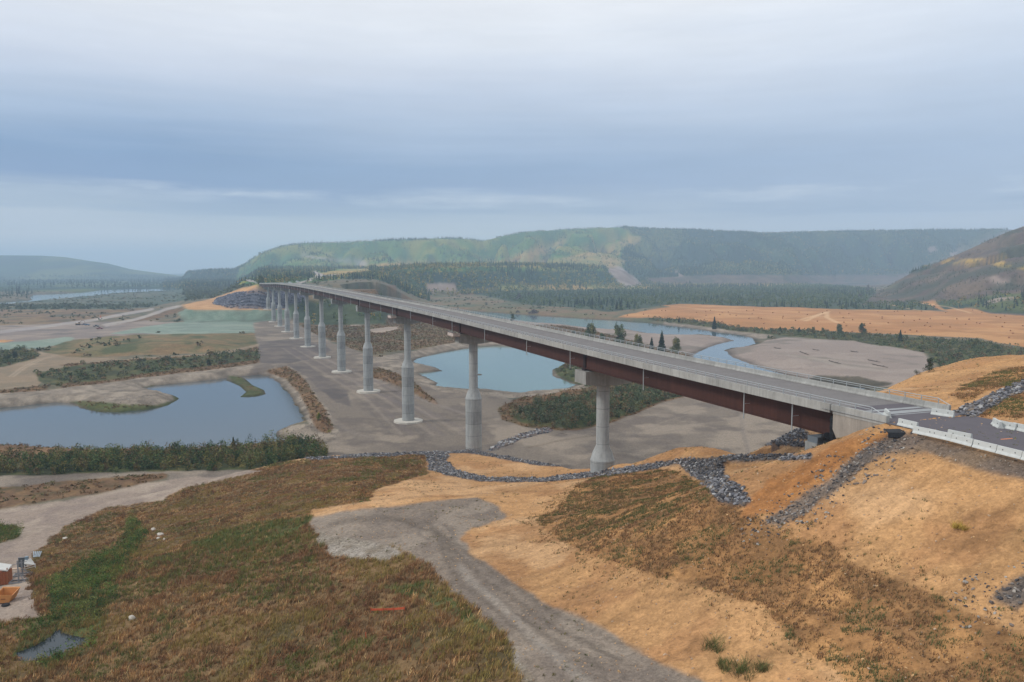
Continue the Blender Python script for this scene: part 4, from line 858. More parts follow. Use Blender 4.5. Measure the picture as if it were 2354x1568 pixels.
# grass on the near slopes
P, j = sample(gH & is_('tawny', 'dampgreen', 'browngrass'), 6.0, 130000)
q = fbm(P[:, 0] / 9, P[:, 1] / 9, 501, 5, .62); q2 = fbm(P[:, 0] / 2.2, P[:, 1] / 2.2, 502, 3); q3 = fbm(P[:, 0] / 16, P[:, 1] / 16, 503, 4, .6); dz = rng.random(len(P))
base = pick(len(P), (120, 86, 60), (148, 112, 74), (100, 76, 52), (138, 102, 66), (116, 94, 58), (176, 142, 100)); green = pick(len(P), (94, 98, 50), (104, 106, 54), (80, 92, 48), (112, 100, 58)); yel = pick(len(P), (134, 116, 66), (120, 108, 60), (140, 112, 72)); rust = pick(len(P), (124, 90, 62), (140, 104, 72), (106, 82, 58))
base *= (.72 + .62 * sstep(.3, .62, fbm(P[:, 0] / 1.3, P[:, 1] / 1.3, 504, 3)))[:, None]; col = base.copy(); m = sstep(.48, .60, q3) * .8 > dz; col[m] = rust[m]; m = (.75 * sstep(.54, .64, q) * np.where(gc[j] == CI['browngrass'], .3, 1) > rng.random(len(P))) | ((gc[j] == CI['dampgreen']) & (dz < .7)); col[m] = green[m]; m = sstep(.44, .36, q) > dz; col[m] = yel[m]
H = .28 + .75 * np.clip(q2 - .25, 0, 1) + .2 * rng.random(len(P)); thin = (gc[j] == CI['tawny']) & (P[:, 1] > 135); H[thin] *= .6
mm_ = ~poly_in(P[:, 0], P[:, 1], SMALLW)
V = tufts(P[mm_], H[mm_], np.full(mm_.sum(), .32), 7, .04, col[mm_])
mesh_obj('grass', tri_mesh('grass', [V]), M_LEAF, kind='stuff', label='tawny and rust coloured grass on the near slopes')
P, j = sample(gH & is_('dampgreen') & (gpx < 400), .55, 1500); P = P[poly_dist(P[:, 0], P[:, 1], SMALLW) * np.where(poly_in(P[:, 0], P[:, 1], SMALLW), -1, 1) > .8]; n = len(P)
V = tri_cloud(P, .5 + .8 * rng.random(n), .7 + 1.4 * rng.random(n), 60, .17 * np.ones(n), pick(n, (72, 96, 44), (92, 112, 50), (54, 76, 40), (112, 116, 58)), hollow=.4)
P, j = sample(gH & is_('tawny') & (fbm(gx / 6, gy / 6, 507, 3) > .6) & (gpx < 1100), .5, 3600); n = len(P)
V2 = tri_cloud(P, .25 + .6 * rng.random(n) ** 2, .35 + .9 * rng.random(n) ** 1.5, 44, .13 * np.ones(n), pick(n, (92, 92, 54), (128, 92, 64), (104, 82, 60), (112, 76, 56)), hollow=.4)
mesh_obj('weed_bushes', tri_mesh('weed_bushes', [V, V2]), M_LEAF, kind='stuff', label='leafy green weeds round the dark pool and down the wet hollow')
# brown growth on the mound
mk = gH & is_('mound'); cl = fbm(gx / 4, gy / 4, 511, 5, .65) + .07 * sstep(1250, 1400, gpy)
P, j = sample(mk & (cl > .40), 14.0, 170000)
q = fbm(P[:, 0] / 3, P[:, 1] / 3, 512, 3); q5 = fbm(P[:, 0] / 14, P[:, 1] / 14, 513, 3)
col = pick(len(P), (112, 84, 60), (98, 76, 54), (130, 98, 70), (104, 88, 58)); g_ = pick(len(P), (84, 86, 52), (76, 80, 50), (96, 92, 56)); m = (q > .56) | ((q5 > .55) & (rng.random(len(P)) < .4)); col[m] = g_[m]
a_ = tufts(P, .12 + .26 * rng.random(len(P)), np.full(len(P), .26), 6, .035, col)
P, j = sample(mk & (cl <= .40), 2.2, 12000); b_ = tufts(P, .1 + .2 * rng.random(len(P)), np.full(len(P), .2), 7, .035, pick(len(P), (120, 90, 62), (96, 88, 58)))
P, j = sample(gH & (is_('orange', 'palegravel', 'gravelroad') & (fbm(gx / 4, gy / 4, 515, 3) > .6)), .8, 2400); c_ = tufts(P, .1 + .18 * rng.random(len(P)), np.full(len(P), .18), 8, .04, pick(len(P), (104, 96, 62), (86, 90, 58)))
MW = np.stack(ground(*np.array([(1238,1192),(1320,1115),(1480,1076),(1640,1132),(1800,1226),(1900,1245),(1970,1300),(2100,1345),(2353,1458)], float).T)[:2], 1); MW2 = np.stack(ground(*np.array([(1238,1192),(1280,1240),(1400,1290),(1600,1345),(1760,1400),(1860,1500),(1960,1567)], float).T)[:2], 1)
kk_ = np.where(gH & is_('orange') & (gpx > 1150))[0]; dm_ = np.minimum(poly_dist(gx[kk_], gy[kk_], MW, closed=False), poly_dist(gx[kk_], gy[kk_], MW2, closed=False)); mk2 = np.zeros(len(gx), bool); mk2[kk_] = dm_ < 5 * fbm(gx[kk_] / 2.5, gy[kk_] / 2.5, 517, 4, .6) ** 1.3
P, j = sample(mk2, 3, 9000); d_ = tufts(P, .1 + .22 * rng.random(len(P)), np.full(len(P), .22), 7, .035, pick(len(P), (116, 86, 60), (100, 84, 54), (90, 90, 54)))
mesh_obj('dry_weeds', tri_mesh('dry_weeds', [a_, b_, c_, d_]), M_LEAF, kind='stuff', label='brown dry weeds scattered over the orange mound')

# low scrub and willow thickets in the valley
def thicket(name, mask, dens, cap, rx, ht, K, leaf, cols, label, w=None, taper=.25, hollow=.5):
    P, j = sample(mask, dens, cap)
    if not len(P): return
    n = len(P); sz = .45 + 1.0 * rng.random(n) ** 1.3; q = fbm(P[:, 0] / 20, P[:, 1] / 20, 521, 3)
    V = tri_cloud(P - np.array([0, 0, .2]), rx * sz, ht * sz * (.55 + .9 * q), K, leaf * np.ones(n), pick(n, *cols, w=w), taper=taper, hollow=hollow)
    mesh_obj(name, tri_mesh(name, [V]), M_LEAF, kind='stuff', label=label); print(name, n)
D_ = np.hypot(gx, gy); fl = ~gH & (gh > -2.2)
thicket('willow_thicket', fl & is_('willowfloor') & (D_ < 330) & (gpx < 800), .30, 5000, 1.5, 3.6, 70, .42, [(74, 92, 52), (96, 104, 60), (58, 76, 48), (118, 110, 64), (104, 88, 60)], 'dark green willow thicket along the near pond shore')
thicket('island_thicket', fl & is_('willowfloor') & (D_ < 420) & (gpx > 800), .2, 2600, 1.6, 3.4, 60, .5, [(92, 104, 80), (80, 94, 68), (112, 114, 84), (70, 82, 60), (118, 98, 74)], 'grey green shrubs on the gravel under the bridge')
thicket('shrub_belt', fl & is_('willowfloor') & (D_ >= 330), .03, 6500, 2.2, 2.9, 34, .9, [(88, 98, 66), (76, 88, 60), (112, 110, 72), (98, 100, 80), (116, 98, 72)], 'shrub belts along the ponds and the river bank')
thicket('brown_scrub', fl & is_('browngrass', 'brownscrub', 'dampgreen') & (D_ < 1000), .22, 12000, .9, .9, 16, .45, [(110, 84, 60), (128, 98, 68), (92, 78, 52), (98, 94, 58)], 'low rust coloured scrub on banks and berms')
thicket('valley_scrub', fl & is_('meadow', 'scrub', 'knoll', 'brownfield', 'floodgreen') & (fbm(gx / 45, gy / 45, 531, 4) > .54), .003, 7000, 3.0, 2.2, 10, 2.0, [(88, 92, 66), (104, 94, 70), (72, 84, 60)], 'scattered scrub over the valley floor')
thicket('flood_plain_bush', fl & is_('floodgreen') & ((gpy > 702) | (gpx > 420)), .007, 6500, 5.5, 4.0, 12, 3.0, [(84, 94, 72), (96, 102, 76), (74, 86, 66)], 'bushes covering the left flood plain')

# forests: spruce spires and round aspens
def spruces(P, HT, RX, cols, tiers=4, seg=5, w=None):
    n = len(P); c = pick(n, *cols, w=w); Vs = []; Cs = []
    for t in range(tiers):
        f0 = t / tiers; z0 = P[:, 2] + HT * (f0 * .9); z1 = P[:, 2] + HT * np.minimum(1, f0 * .9 + .42); rr = RX * (1 - f0) * (.85 + .3 * rng.random(n)); ph = rng.random(n) * 6.28
        for k in range(seg):
            a0 = ph + 6.283 * k / seg; a1 = ph + 6.283 * (k + 1) / seg
            V = np.stack([np.stack([P[:, 0] + rr * np.cos(a0), P[:, 1] + rr * np.sin(a0), z0 - .05 * HT * rng.random(n)], 1), np.stack([P[:, 0] + rr * np.cos(a1), P[:, 1] + rr * np.sin(a1), z0], 1), np.stack([P[:, 0], P[:, 1], z1], 1)], 1)
            Vs.append(V.reshape(-1, 3)); Cs.append(np.repeat(c * (.75 + .5 * rng.random((n, 1))), 3, 0))
    return np.concatenate(Vs), np.concatenate(Cs)
def forest(name, mask, dens, cap, ht, cols_s, cols_a, frac, label, K=12, spr=.2):
    P, j = sample(mask, dens, cap); n = len(P)
    if not n: return
    k = rng.random(n) < frac + (fbm(P[:, 0] / 150, P[:, 1] / 150, 541, 3) - .5) * 2.6; parts = []
    if k.any(): parts.append(spruces(P[k], ht * (.45 + 1.0 * rng.random(k.sum())), ht * spr * (.8 + .5 * rng.random(k.sum())), cols_s, 3))
    if (~k).any():
        m = (~k).sum(); parts.append(tri_cloud(P[~k], ht * .32 * (.7 + .6 * rng.random(m)), ht * .85 * (.6 + .6 * rng.random(m)), K, ht * .24 * np.ones(m), pick(m, *cols_a), var=.22))
    mesh_obj(name, tri_mesh(name, parts), M_LEAF, kind='stuff', label=label); print(name, n)
SPR = [(44, 62, 50), (52, 70, 54), (40, 56, 48)]; ASP = [(84, 100, 58), (98, 108, 60), (150, 132, 62), (72, 92, 58), (118, 114, 62)]
forest('river_forest', fl & is_('forestfloor') & (gpx > 1000), .006, 7500, 8.5, SPR, [(78, 98, 62), (88, 104, 66), (104, 110, 66), (70, 90, 60)], .1, 'forest belt on the flats behind the mown field')
bl = ~gH & (gpx > 850) & (gpx < 1440) & (gy > 1550) & (gy < 3050) & (gh > 1) & ~is_('scar', 'paleroad')
forest('bluff_forest', bl, .006, 10000, 14, [(62, 80, 60), (70, 88, 62), (56, 74, 58)], [(88, 106, 62), (136, 126, 66), (156, 138, 70), (92, 106, 64), (112, 116, 66)], .38, 'spruce and aspen forest on the long bluff')
hf = ~gH & (gy > 2400) & is_('hillforest') & ~bl
forest('hill_forest', hf & (gy < 5200) & (gpx > 380), .011, 60000, 14, [(44, 64, 48), (52, 74, 52)], [(56, 78, 50), (66, 88, 52), (80, 98, 54), (150, 132, 60), (60, 82, 52)], .4, 'dense forest over the far valley side', K=7)
forest('hill_grove', ~gH & (gy > 2600) & (gy < 6000) & is_('hillgreen', 'hilltan') & (fbm(gx / 110, gy / 110, 551, 4) > .40), .009, 26000, 12, SPR, ASP[:4], .3, 'aspen groves on the lighter hillside', K=7)
forest('slope_scrub', ~gH & (gy < 2400) & (gy > 900) & is_('hillbrown', 'gold') & (fbm(gx / 60, gy / 60, 552, 4) > .47), .012, 6000, 4.5, [(60, 70, 54)], [(96, 90, 66), (84, 86, 62), (112, 98, 70)], .1, 'low scrub on the bare brown hill', K=8)
forest('terrace_forest', ~gH & (gy < 2400) & (gy > 850) & is_('hillforest', 'forestfloor', 'hillgreen') & (((gpx < 1000) & ((gpx > 590) | (fbm(gx / 90, gy / 90, 571, 3) > .55))) | (gpx > 2000)) & (gh > 1), .008, 6500, 9, SPR, ASP[:2] + [(70, 86, 56), (146, 122, 66)], .2, 'woods on the terraces beyond the bridge end', K=10)
wood = ~gH & (((gpx < 620) & (gpy < 663)) | ((gpx < 78) & (gpy > 668) & (gpy < 688)) | ((gpx > 190) & (gpx < 360) & (gpy < 663))) & (gy > 1300) & (gy < 5600) & (gh < 30) & (gh > -2) & (fbm(gx / 420, gy / 160, 561, 3) > .46)
forest('distant_woods', wood, .0011, 8000, 16, SPR, [(60, 78, 60), (70, 84, 62)], .3, 'woods along the wide river far to the left', K=7)

# ---------------------------------------------------------------- broken rock
ico = np.array([(-1, 1.618, 0), (1, 1.618, 0), (-1, -1.618, 0), (1, -1.618, 0), (0, -1, 1.618), (0, 1, 1.618), (0, -1, -1.618), (0, 1, -1.618), (1.618, 0, -1), (1.618, 0, 1), (-1.618, 0, -1), (-1.618, 0, 1)]) / 1.9
icf = np.array([(0,11,5),(0,5,1),(0,1,7),(0,7,10),(0,10,11),(1,5,9),(5,11,4),(11,10,2),(10,7,6),(7,1,8),(3,9,4),(3,4,2),(3,2,6),(3,6,8),(3,8,9),(4,9,5),(2,4,11),(6,2,10),(8,6,7),(9,8,1)])
M_ROCK = mat('broken_rock', (0, 0, 0), .85, attr='col', spec=.3)
def rocks(P, S, col):
    n = len(P); r = ico[None] * (1 + .5 * (rng.random((n, 12, 1)) - .5)); sc3 = S[:, None, None] * (.55 + .75 * rng.random((n, 1, 3))) * np.array([1, 1, .7]); r = r * sc3
    a = rng.random(n) * 6.28; ca_, sa_ = np.cos(a)[:, None], np.sin(a)[:, None]; X_ = r[..., 0] * ca_ - r[..., 1] * sa_; Y_ = r[..., 0] * sa_ + r[..., 1] * ca_; til = (rng.random(n)[:, None] - .5) * 1.4; Z_ = r[..., 2] + X_ * np.sin(til)
    V = np.stack([X_, Y_, Z_], 2) + P[:, None, :]; Fq = (icf[None] + 12 * np.arange(n)[:, None, None]).reshape(-1, 3)
    return V.reshape(-1, 3), Fq, np.repeat(col, 12, 0)
def rockpile(name, mask, dens, cap, s0, s1, cols, label, w=None, lift=.12):
    P, j = sample(mask, dens, cap); n = len(P)
    if not n: return
    S = s0 + (s1 - s0) * rng.random(n) ** 2; P[:, 2] += lift * S / s1; V, Fq, C_ = rocks(P, S, pick(n, *cols, w=w)); mesh_obj(name, big_mesh(name, V, Fq, C_), M_ROCK, kind='stuff', label=label); print(name, n)
GREY = [(122, 121, 124), (92, 92, 96), (66, 66, 70), (164, 162, 160), (116, 104, 92)]
rb = gH & is_('rockbed')
rockpile('riprap', rb, 11, 26000, .10, .32, GREY, 'grey broken riprap in ribbons over the orange slopes', [.3, .25, .2, .12, .13])
rockpile('riprap', fl & is_('rockbed') & (D_ < 600), 1.6, 2500, .35, .7, GREY + [(128, 108, 104)], 'riprap strip across the gravel flat')
rockpile('chute_rock', gH & is_('chute'), 8, 7000, .06, .19, [(96, 92, 90), (124, 116, 110), (72, 70, 72), (158, 152, 146)], 'small dark rock filling the drainage chute', [.4, .28, .24, .08], .05)
cd_ = [np.stack(ground(*np.array(c, float).T)[:2], 1) for c in ([(2060, 1002), (2020, 1040), (1960, 1075), (1880, 1130), (1780, 1205)], [(2353, 1365), (2290, 1385)])]
nearc = np.zeros(len(gx), bool)
for c in cd_: nearc |= gH & (gx > c[:, 0].min() - 8) & (gx < c[:, 0].max() + 8) & (gy > c[:, 1].min() - 8) & (gy < c[:, 1].max() + 8)
kk_ = np.where(nearc)[0]; dn = np.minimum(*[poly_dist(gx[kk_], gy[kk_], c, closed=False) for c in cd_]); nearc[kk_] = dn * (.6 + .8 * fbm(gx[kk_] / 2, gy[kk_] / 2, 91, 3)) < 3.2
rockpile('chute_rock', nearc, 4.5, 4500, .05, .2, [(96, 88, 84), (124, 112, 102), (72, 68, 68), (160, 152, 142)], 'gravel spilling out beside the dark rock chute', None, .03)
rockpile('pebbles', gH & is_('palegravel', 'shoulder'), 2.2, 5000, .05, .14, [(176, 166, 152), (128, 116, 104), (150, 138, 126)], 'loose pale stones on the track verge and road shoulder', None, .02)
rockpile('pebbles', gH & is_('orange', 'orangedeep', 'gravelroad', 'mound'), 1.6, 16000, .035, .13, [(196, 158, 112), (150, 122, 96), (176, 150, 124)], 'loose stones on the bare orange slopes', None, .02)
rockpile('pebbles', fl & is_('bank') & (D_ < 420), .35, 6500, .12, .34, [(160, 150, 138), (132, 122, 112), (108, 100, 94)], 'cobbles along the pond banks', None, .03)
rockpile('riprap', fl & is_('riprapfar'), .5, 5500, .8, 1.7, [(92, 94, 106), (74, 76, 88), (116, 118, 128), (150, 150, 158)], 'grey riprap slope below the far bridge end', [.4, .3, .22, .08])

# ---------------------------------------------------------------- haze
hz = MB().box((0, 7800, 206), (40600, 16900, 430)); hm = bpy.data.materials.new('haze'); hm.use_nodes = True; t = hm.node_tree; t.nodes.clear()
pv = t.nodes.new('ShaderNodeVolumePrincipled'); om = t.nodes.new('ShaderNodeOutputMaterial'); t.links.new(pv.outputs[0], om.inputs['Volume'])
pv.inputs['Color'].default_value = (.60, .79, 1.0, 1); pv.inputs['Density'].default_value = .00015; pv.inputs['Anisotropy'].default_value = 0.0
o = hz.build('haze', hm, kind='stuff', label='thin blue smoke haze filling the valley')

# ---------------------------------------------------------------- single trees
M_BARK = mat('bark', (104, 94, 84), .9, .25, 4)
def tree(kind, px, pyb, pyt, label, cols, group=None, wide=None, dead=False):
    x, y, zz = [float(v[0]) for v in ground(px, pyb)]
    d = y * math.cos(PH) + (HC - zz) * math.sin(PH); h = (pyb - pyt) * d / F; s = h
    name = {'spruce': 'spruce_tree', 'poplar': 'poplar_tree', 'bush': 'willow_bush'}[kind]
    e = empty(name, (x, y, zz - .1), rng.random() * 6, label=label, cat='tree' if kind != 'bush' else 'bush', group=group)
    tr = MB(); r0 = .018 * h + .04
    tr.bar((0, 0, -.3), (0, 0, h * (.9 if kind == 'spruce' else .6)), r0, 8, r0 * .25)
    parts = []; K = 14 if h < 3 else 26
    if kind == 'spruce':
        R_ = wide or .2 * h; T = 11; Pp = []; Rr = []; Hh = []
        for k in range(T):
            f = k / T; zc = h * (.08 + .88 * f); rr = R_ * (1 - f) ** .85 * (.85 + .3 * rng.random())
            nb = 9 if k < 8 else 5
            for b in range(nb):
                an = 6.283 * (b + rng.random() * .7) / nb; Pp.append((math.cos(an) * rr * .62, math.sin(an) * rr * .62, zc - .06 * h)); Rr.append(rr * .42 + .01 * h); Hh.append(.10 * h)
            tr.bar((0, 0, zc), (rr * .7 * math.cos(k), rr * .7 * math.sin(k), zc - .03 * h), r0 * .2, 4)
        Pp.append((0, 0, h * .88)); Rr.append(.02 * h); Hh.append(.13 * h); n = len(Pp)
        parts.append(tri_cloud(np.array(Pp), np.array(Rr), np.array(Hh), K, .045 * h * np.ones(n), pick(n, *cols), hollow=.3, var=.35))
    else:
        nl = 20 if kind == 'poplar' else 13; Pp = []; Rr = []; Hh = []; W_ = wide or (.30 * h if kind == 'poplar' else .6 * h)
        for k in range(nl):
            f = (k + rng.random()) / nl; an = rng.random() * 6.283; zc = h * (.06 + .68 * f) if kind == 'poplar' else h * .45 * f; rad = W_ * (1 - .55 * f) * (.4 + .6 * rng.random())
            c = (math.cos(an) * rad, math.sin(an) * rad, zc); Pp.append(c); Rr.append(W_ * (.52 - .2 * f)); Hh.append(h * (.28 if kind == 'poplar' else .5))
            tr.bar((0, 0, h * (.08 + .35 * f)), (c[0], c[1], c[2] + .1 * h), r0 * .35, 5, r0 * .1)
        n = len(Pp); parts.append(tri_cloud(np.array(Pp), np.array(Rr), np.array(Hh), K * 4, .045 * h * np.ones(n), pick(n, *cols), hollow=.35, var=.35))
    V, C_ = parts[0]; me = big_mesh('crown', V, np.arange(len(V)).reshape(-1, 3), np.clip(C_, 0, 1)); mesh_obj('crown', me, M_LEAF, e)
    tr.build('trunk', M_BARK, e); return e
DK = [(52, 68, 54), (60, 76, 58), (46, 60, 48)]; OLV = [(92, 104, 72), (108, 114, 78), (82, 94, 68), (124, 122, 84)]; GRN = [(76, 92, 62), (88, 102, 68), (68, 84, 58)]; YEL = [(128, 122, 74), (108, 112, 70), (92, 102, 66)]
T_ = [('poplar',1422,806,744,'tallest olive green poplar rising behind the bridge rail',OLV), ('spruce',1520,812,760,'dark spruce behind the bridge rail between poplars and a yellowing bush',DK),
 ('poplar',1355,800,740,'broad olive poplar clump behind the bridge rail, left of the tallest poplar',OLV), ('poplar',1384,796,764,'small green poplar in the gap right of the broad poplar clump',GRN), ('poplar',1466,808,766,'rounded pale green poplar between the tallest poplar and the dark spruce',YEL),
 ('spruce',1497,808,774,'smaller dark conifer just left of the tall spruce behind the rail',DK), ('poplar',1552,818,774,'yellowing poplar at the right end of the row behind the rail',YEL), ('bush',1446,800,780,'low green bush beside the tallest poplar behind the rail',GRN), ('bush',1322,780,755,'dark low bush at the left end of the row behind the rail',DK),
 ('poplar',1178,741,720,'lone dark tree on the river shore behind the far part of the rail',GRN),
 ('spruce',1641,757,727,'pointed spruce standing on the river bank before the mown field',DK), ('spruce',1560,741,727,'small spruce at the left end of the river bank shrubs',DK), ('bush',1500,736,728,'grey green bush at the tip of the river bank shrubs',GRN),
 ('poplar',1928,769,743,'round headed dark tree left of the broadest tree by the field',GRN), ('poplar',1980,772,741,'broadest dark round tree at the near edge of the mown field',GRN), ('poplar',1868,768,750,'pale green poplar at the near field edge, left of the round trees',YEL), ('poplar',1890,770,752,'bushy pale tree at the near field edge, right of the pale poplar',YEL),
 ('poplar',1836,766,752,'small dark tree in the river shrubs, left of the pale poplars',DK), ('poplar',1792,763,750,'bushy dark tree above the big gravel bar',GRN), ('spruce',2068,785,757,'pointed tree in the shrub belt right of the round trees',DK), ('poplar',2240,806,775,'wide pale topped tree at the right end of the shrub belt',OLV), ('bush',2290,806,786,'green bush beside the last wide tree of the shrub belt',GRN),
 ('poplar',2134,856,820,'dark tree at the left foot of the far orange berm',DK), ('bush',2106,862,846,'tiny dark bush at the foot of the far orange berm',DK),
 ('spruce',537,1037,1002,'young spindly conifer standing out of the near willow thicket',GRN), ('poplar',36,826,806,'dark bushy tree at the left edge above the sandy track',DK), ('bush',18,830,812,'low dark bush at the left edge beside the bushy tree',DK), ('poplar',480,842,824,'small dark tree in the willow belt above the left pond',DK), 
 ('spruce',1240,684,672,'dark conifer pair member left of the burn pile',DK), ('spruce',1286,693,680,'leftmost dark conifer of the row on the meadow',DK), ('spruce',1326,700,683,'second dark conifer of the row on the meadow',DK), ('spruce',1341,702,686,'third dark conifer of the row on the meadow',DK), ('spruce',1361,703,683,'fourth dark conifer of the row on the meadow',DK), ('spruce',1376,690,672,'slim conifer behind the row on the meadow',DK), ('spruce',1417,712,690,'tall dark conifer at the left end of the mown field',DK), ('spruce',1426,712,692,'second tall conifer at the left end of the mown field',DK), ('spruce',1415,672,660,'small far conifer below the landslide scar',DK),
 ('poplar',600,655,632,'dark round tree behind the far end of the bridge',GRN)]
for a in T_: tree(a[0], a[1], a[2], a[3], a[4], a[5], wide=None)
# yellow green bushes on the berm and sprouts on the mound
for px, pb, pt, lb, cc in ((733,966,944,'bright green bush topped with yellow on the causeway berm',[(112,122,52),(150,140,56),(92,110,50)]), (757,996,984,'small yellow green bush at the near end of the causeway berm',[(140,138,56),(120,126,54)]), (200,0,0,'',[])):
    if lb: tree('bush', px, pb, pt, lb, cc, wide=1.0)
for px, pb, pt, lb in ((1640,1490,1450,'tall dark weed clump on the orange slope beside the gravel track'), (1668,1530,1500,'dark weed clump below the tall clump on the orange slope'), (1702,1545,1490,'widest dark weed clump on the orange slope by the bottom edge'), (1755,1535,1510,'small brown weed clump right of the widest one'), (2205,1212,1190,'lone yellow grass tuft on the big orange embankment')):
    x, y, zz = [float(v[0]) for v in ground(px, pb)]; d = y; h = (pb - pt) * d / F; n = 22
    a = rng.random(n) * 6.28; r = h * .7 * np.sqrt(rng.random(n)); Pn = np.stack([r * np.cos(a), r * np.sin(a), 0 * a], 1)
    cs = ((78,88,48),(96,94,54),(70,80,46),(104,84,56)) if pt != 1190 else ((166,140,66),(148,126,60))
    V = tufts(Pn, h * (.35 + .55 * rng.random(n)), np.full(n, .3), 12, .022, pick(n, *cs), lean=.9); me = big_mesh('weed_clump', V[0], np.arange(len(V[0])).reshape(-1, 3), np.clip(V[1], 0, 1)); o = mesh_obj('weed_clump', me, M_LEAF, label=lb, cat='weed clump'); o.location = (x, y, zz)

# ---------------------------------------------------------------- hay bales on the mown field
M_HAY = mat('hay', (168, 124, 86), .95, .2, 3, .3)
bm_ = MB(); bm_.lathe([(.0, -.6), (.62, -.6), (.75, -.52), (.78, 0), (.75, .52), (.62, .6), (.0, .6)], 14)
bm_.v = [(x, z_, y + .74) for x, y, z_ in bm_.v]; bale_me = bm_.mesh('hay_bale', True); bale_me.materials.append(M_HAY)
B4 = [(70,905),(95,912),(118,955),(28,840),(17,872),(195,862),(283,895),(278,908),(390,930),(420,858),(490,877),(577,935),(622,862),(660,845),(770,865),(798,905),(805,945),(848,870),(880,922),(825,975),(875,1025),(1030,955),(1080,1013),(1097,855),(1133,900),(1133,912),(1185,950),(1238,852),(1265,848),(1313,945),(1325,888),(1330,1032),(1373,1012),(1408,930),(1430,1022),(1455,920),(1470,848),(1498,972),(1520,948),(1545,980),(1545,915),(1595,795),(1650,962),(1680,860),(1715,985),(1775,915),(1790,817),(1850,962),(1880,920),(1945,950),(1970,955),(2112,895),(2150,905),(2185,890),(2185,950),(2165,983),(2222,1077),(2235,1018),(2255,1040),(2340,975),(1910,840),(1990,858)]
B3 = [(1090,880),(1228,872),(1270,888),(1517,895),(1625,905),(1680,855),(1760,848),(1762,882),(1800,838),(1880,875),(1900,860),(1953,853),(1968,875),(2020,885),(1900,935),(2110,840),(2130,908),(2157,868),(2210,905),(1417,843),(1385,840)]
bp_ = [((3000 + a / 2.148) / 1.7407, (850 + (b + 4) / 2.148) / 1.7407) for a, b in B4] + [((2000 + a / 2.14) / 1.7407, (850 + (b + 4) / 2.14) / 1.7407) for a, b in B3]
bx_, by_, bz_ = ground(*np.array(bp_).T)
for x, y, zz in zip(bx_, by_, bz_):
    o = bpy.data.objects.new('hay_bale', bale_me); COL.objects.link(o); o.location = (x, y, zz - .05); o.rotation_euler = (0, 0, rng.random() * 3.1); o.scale = (1.15,) * 3; tag(o, 'round hay bale lying on the tan mown field', 'hay bale', 'round hay bales on the mown field')

# ---------------------------------------------------------------- brush piles and driftwood
M_WOOD = mat('weathered_wood', (116, 104, 96), .9, .25, 3)
def stick_pile(name, px, py, wpx, hpx, label, cat, n=60, group=None):
    x, y, zz = [float(v[0]) for v in ground(px, py)]; W_ = wpx * y / F / 2; Hh = hpx * y / F; m_ = MB()
    for k in range(n):
        a = rng.random() * 6.28; f = rng.random(); r = W_ * (1 - f) * .8; c = np.array((r * math.cos(a), r * math.sin(a), Hh * f * .8)); v = rng.normal(size=3) * np.array((1, 1, .5)); v /= np.linalg.norm(v); l = W_ * (.3 + .5 * rng.random()); m_.bar(c - v * l / 2, c + v * l / 2 + np.array((0, 0, .15 * Hh)), .045 * W_, 4, .02 * W_)
    o = m_.build(name, mat(name + '_wood', (88, 84, 86), .9, .3, .6)); o.location = (x, y, zz); tag(o, label, cat, group)
for i, (px, py, w_, h_, lb) in enumerate([(1193,691,26,18,'dark conical brush pile on the meadow, left one behind the river'), (1225,739-18,30,10,'pale flat brush pile nearest the river on the meadow'), (1190,719,14,6,'low dark brush heap left of the pale brush pile'), (1216,679,16,7,'small grey brush pile behind the dark conical one'), (1994,669,16,16,'dark steep brush pile at the foot of the brown hill'), (1975,686,16,12,'second dark brush pile below the brown hill')]): stick_pile('brush_pile', px, py, w_, h_, lb, 'brush pile', 55)
for i, (x0, y0, x1, y1, lb) in enumerate([(1838,809,1858,817,'long bare drift log on the left part of the big gravel bar'), (1868,804,1882,806,'drift log at the upper middle of the big gravel bar'), (1905,830,1932,838,'longest drift log lying across the middle of the gravel bar'), (1995,828,2022,834,'forked drift log on the right part of the gravel bar'), (1955,808,1972,811,'thin drift log near the shrub belt on the gravel bar'), (1780,800,1795,803,'drift log near the river bend on the gravel bar'), (2005,838,2040,846,'dark drift log near the lower right end of the gravel bar')]):
    X, Y, Z_ = ground([x0, x1], [y0, y1]); m_ = MB(); a = np.zeros(3); b = np.array([X[1] - X[0], Y[1] - Y[0], .1]); m_.bar(a + (0, 0, .2), b + (0, 0, .3), .32, 7, .14)
    m_.bar(a, a + np.array((.4, .8, 1.0)), .12, 5, .04); m_.bar(a, a + np.array((-.9, .5, .7)), .1, 5, .03); m_.bar(b * .6 + (0, 0, .3), b * .6 + np.array((1.3, -1.3, 1.0)), .1, 5, .04); m_.bar(b * .8 + (0, 0, .3), b * .8 + np.array((-.6, 1.4, .8)), .08, 5, .03)
    o = m_.build('drift_log', mat('drift_wood', (92, 84, 78), .9, .2, 2)); o.location = (X[0], Y[0], Z_[0] + .05); tag(o, lb, 'log', 'drift logs on the gravel bar')
m_ = MB(); X, Y, Z_ = ground([1286, 1304], [996, 1000]); m_.bar((0, 0, .15), (X[1] - X[0], Y[1] - Y[0], .2), .12, 6, .05); m_.bar((.8, .2, .1), (1.2, 1.4, .6), .05, 4); o = m_.build('drift_log', M_WOOD); o.location = (X[0], Y[0], Z_[0]); tag(o, 'thin branch lying on the gravel left of the nearest pier', 'log')

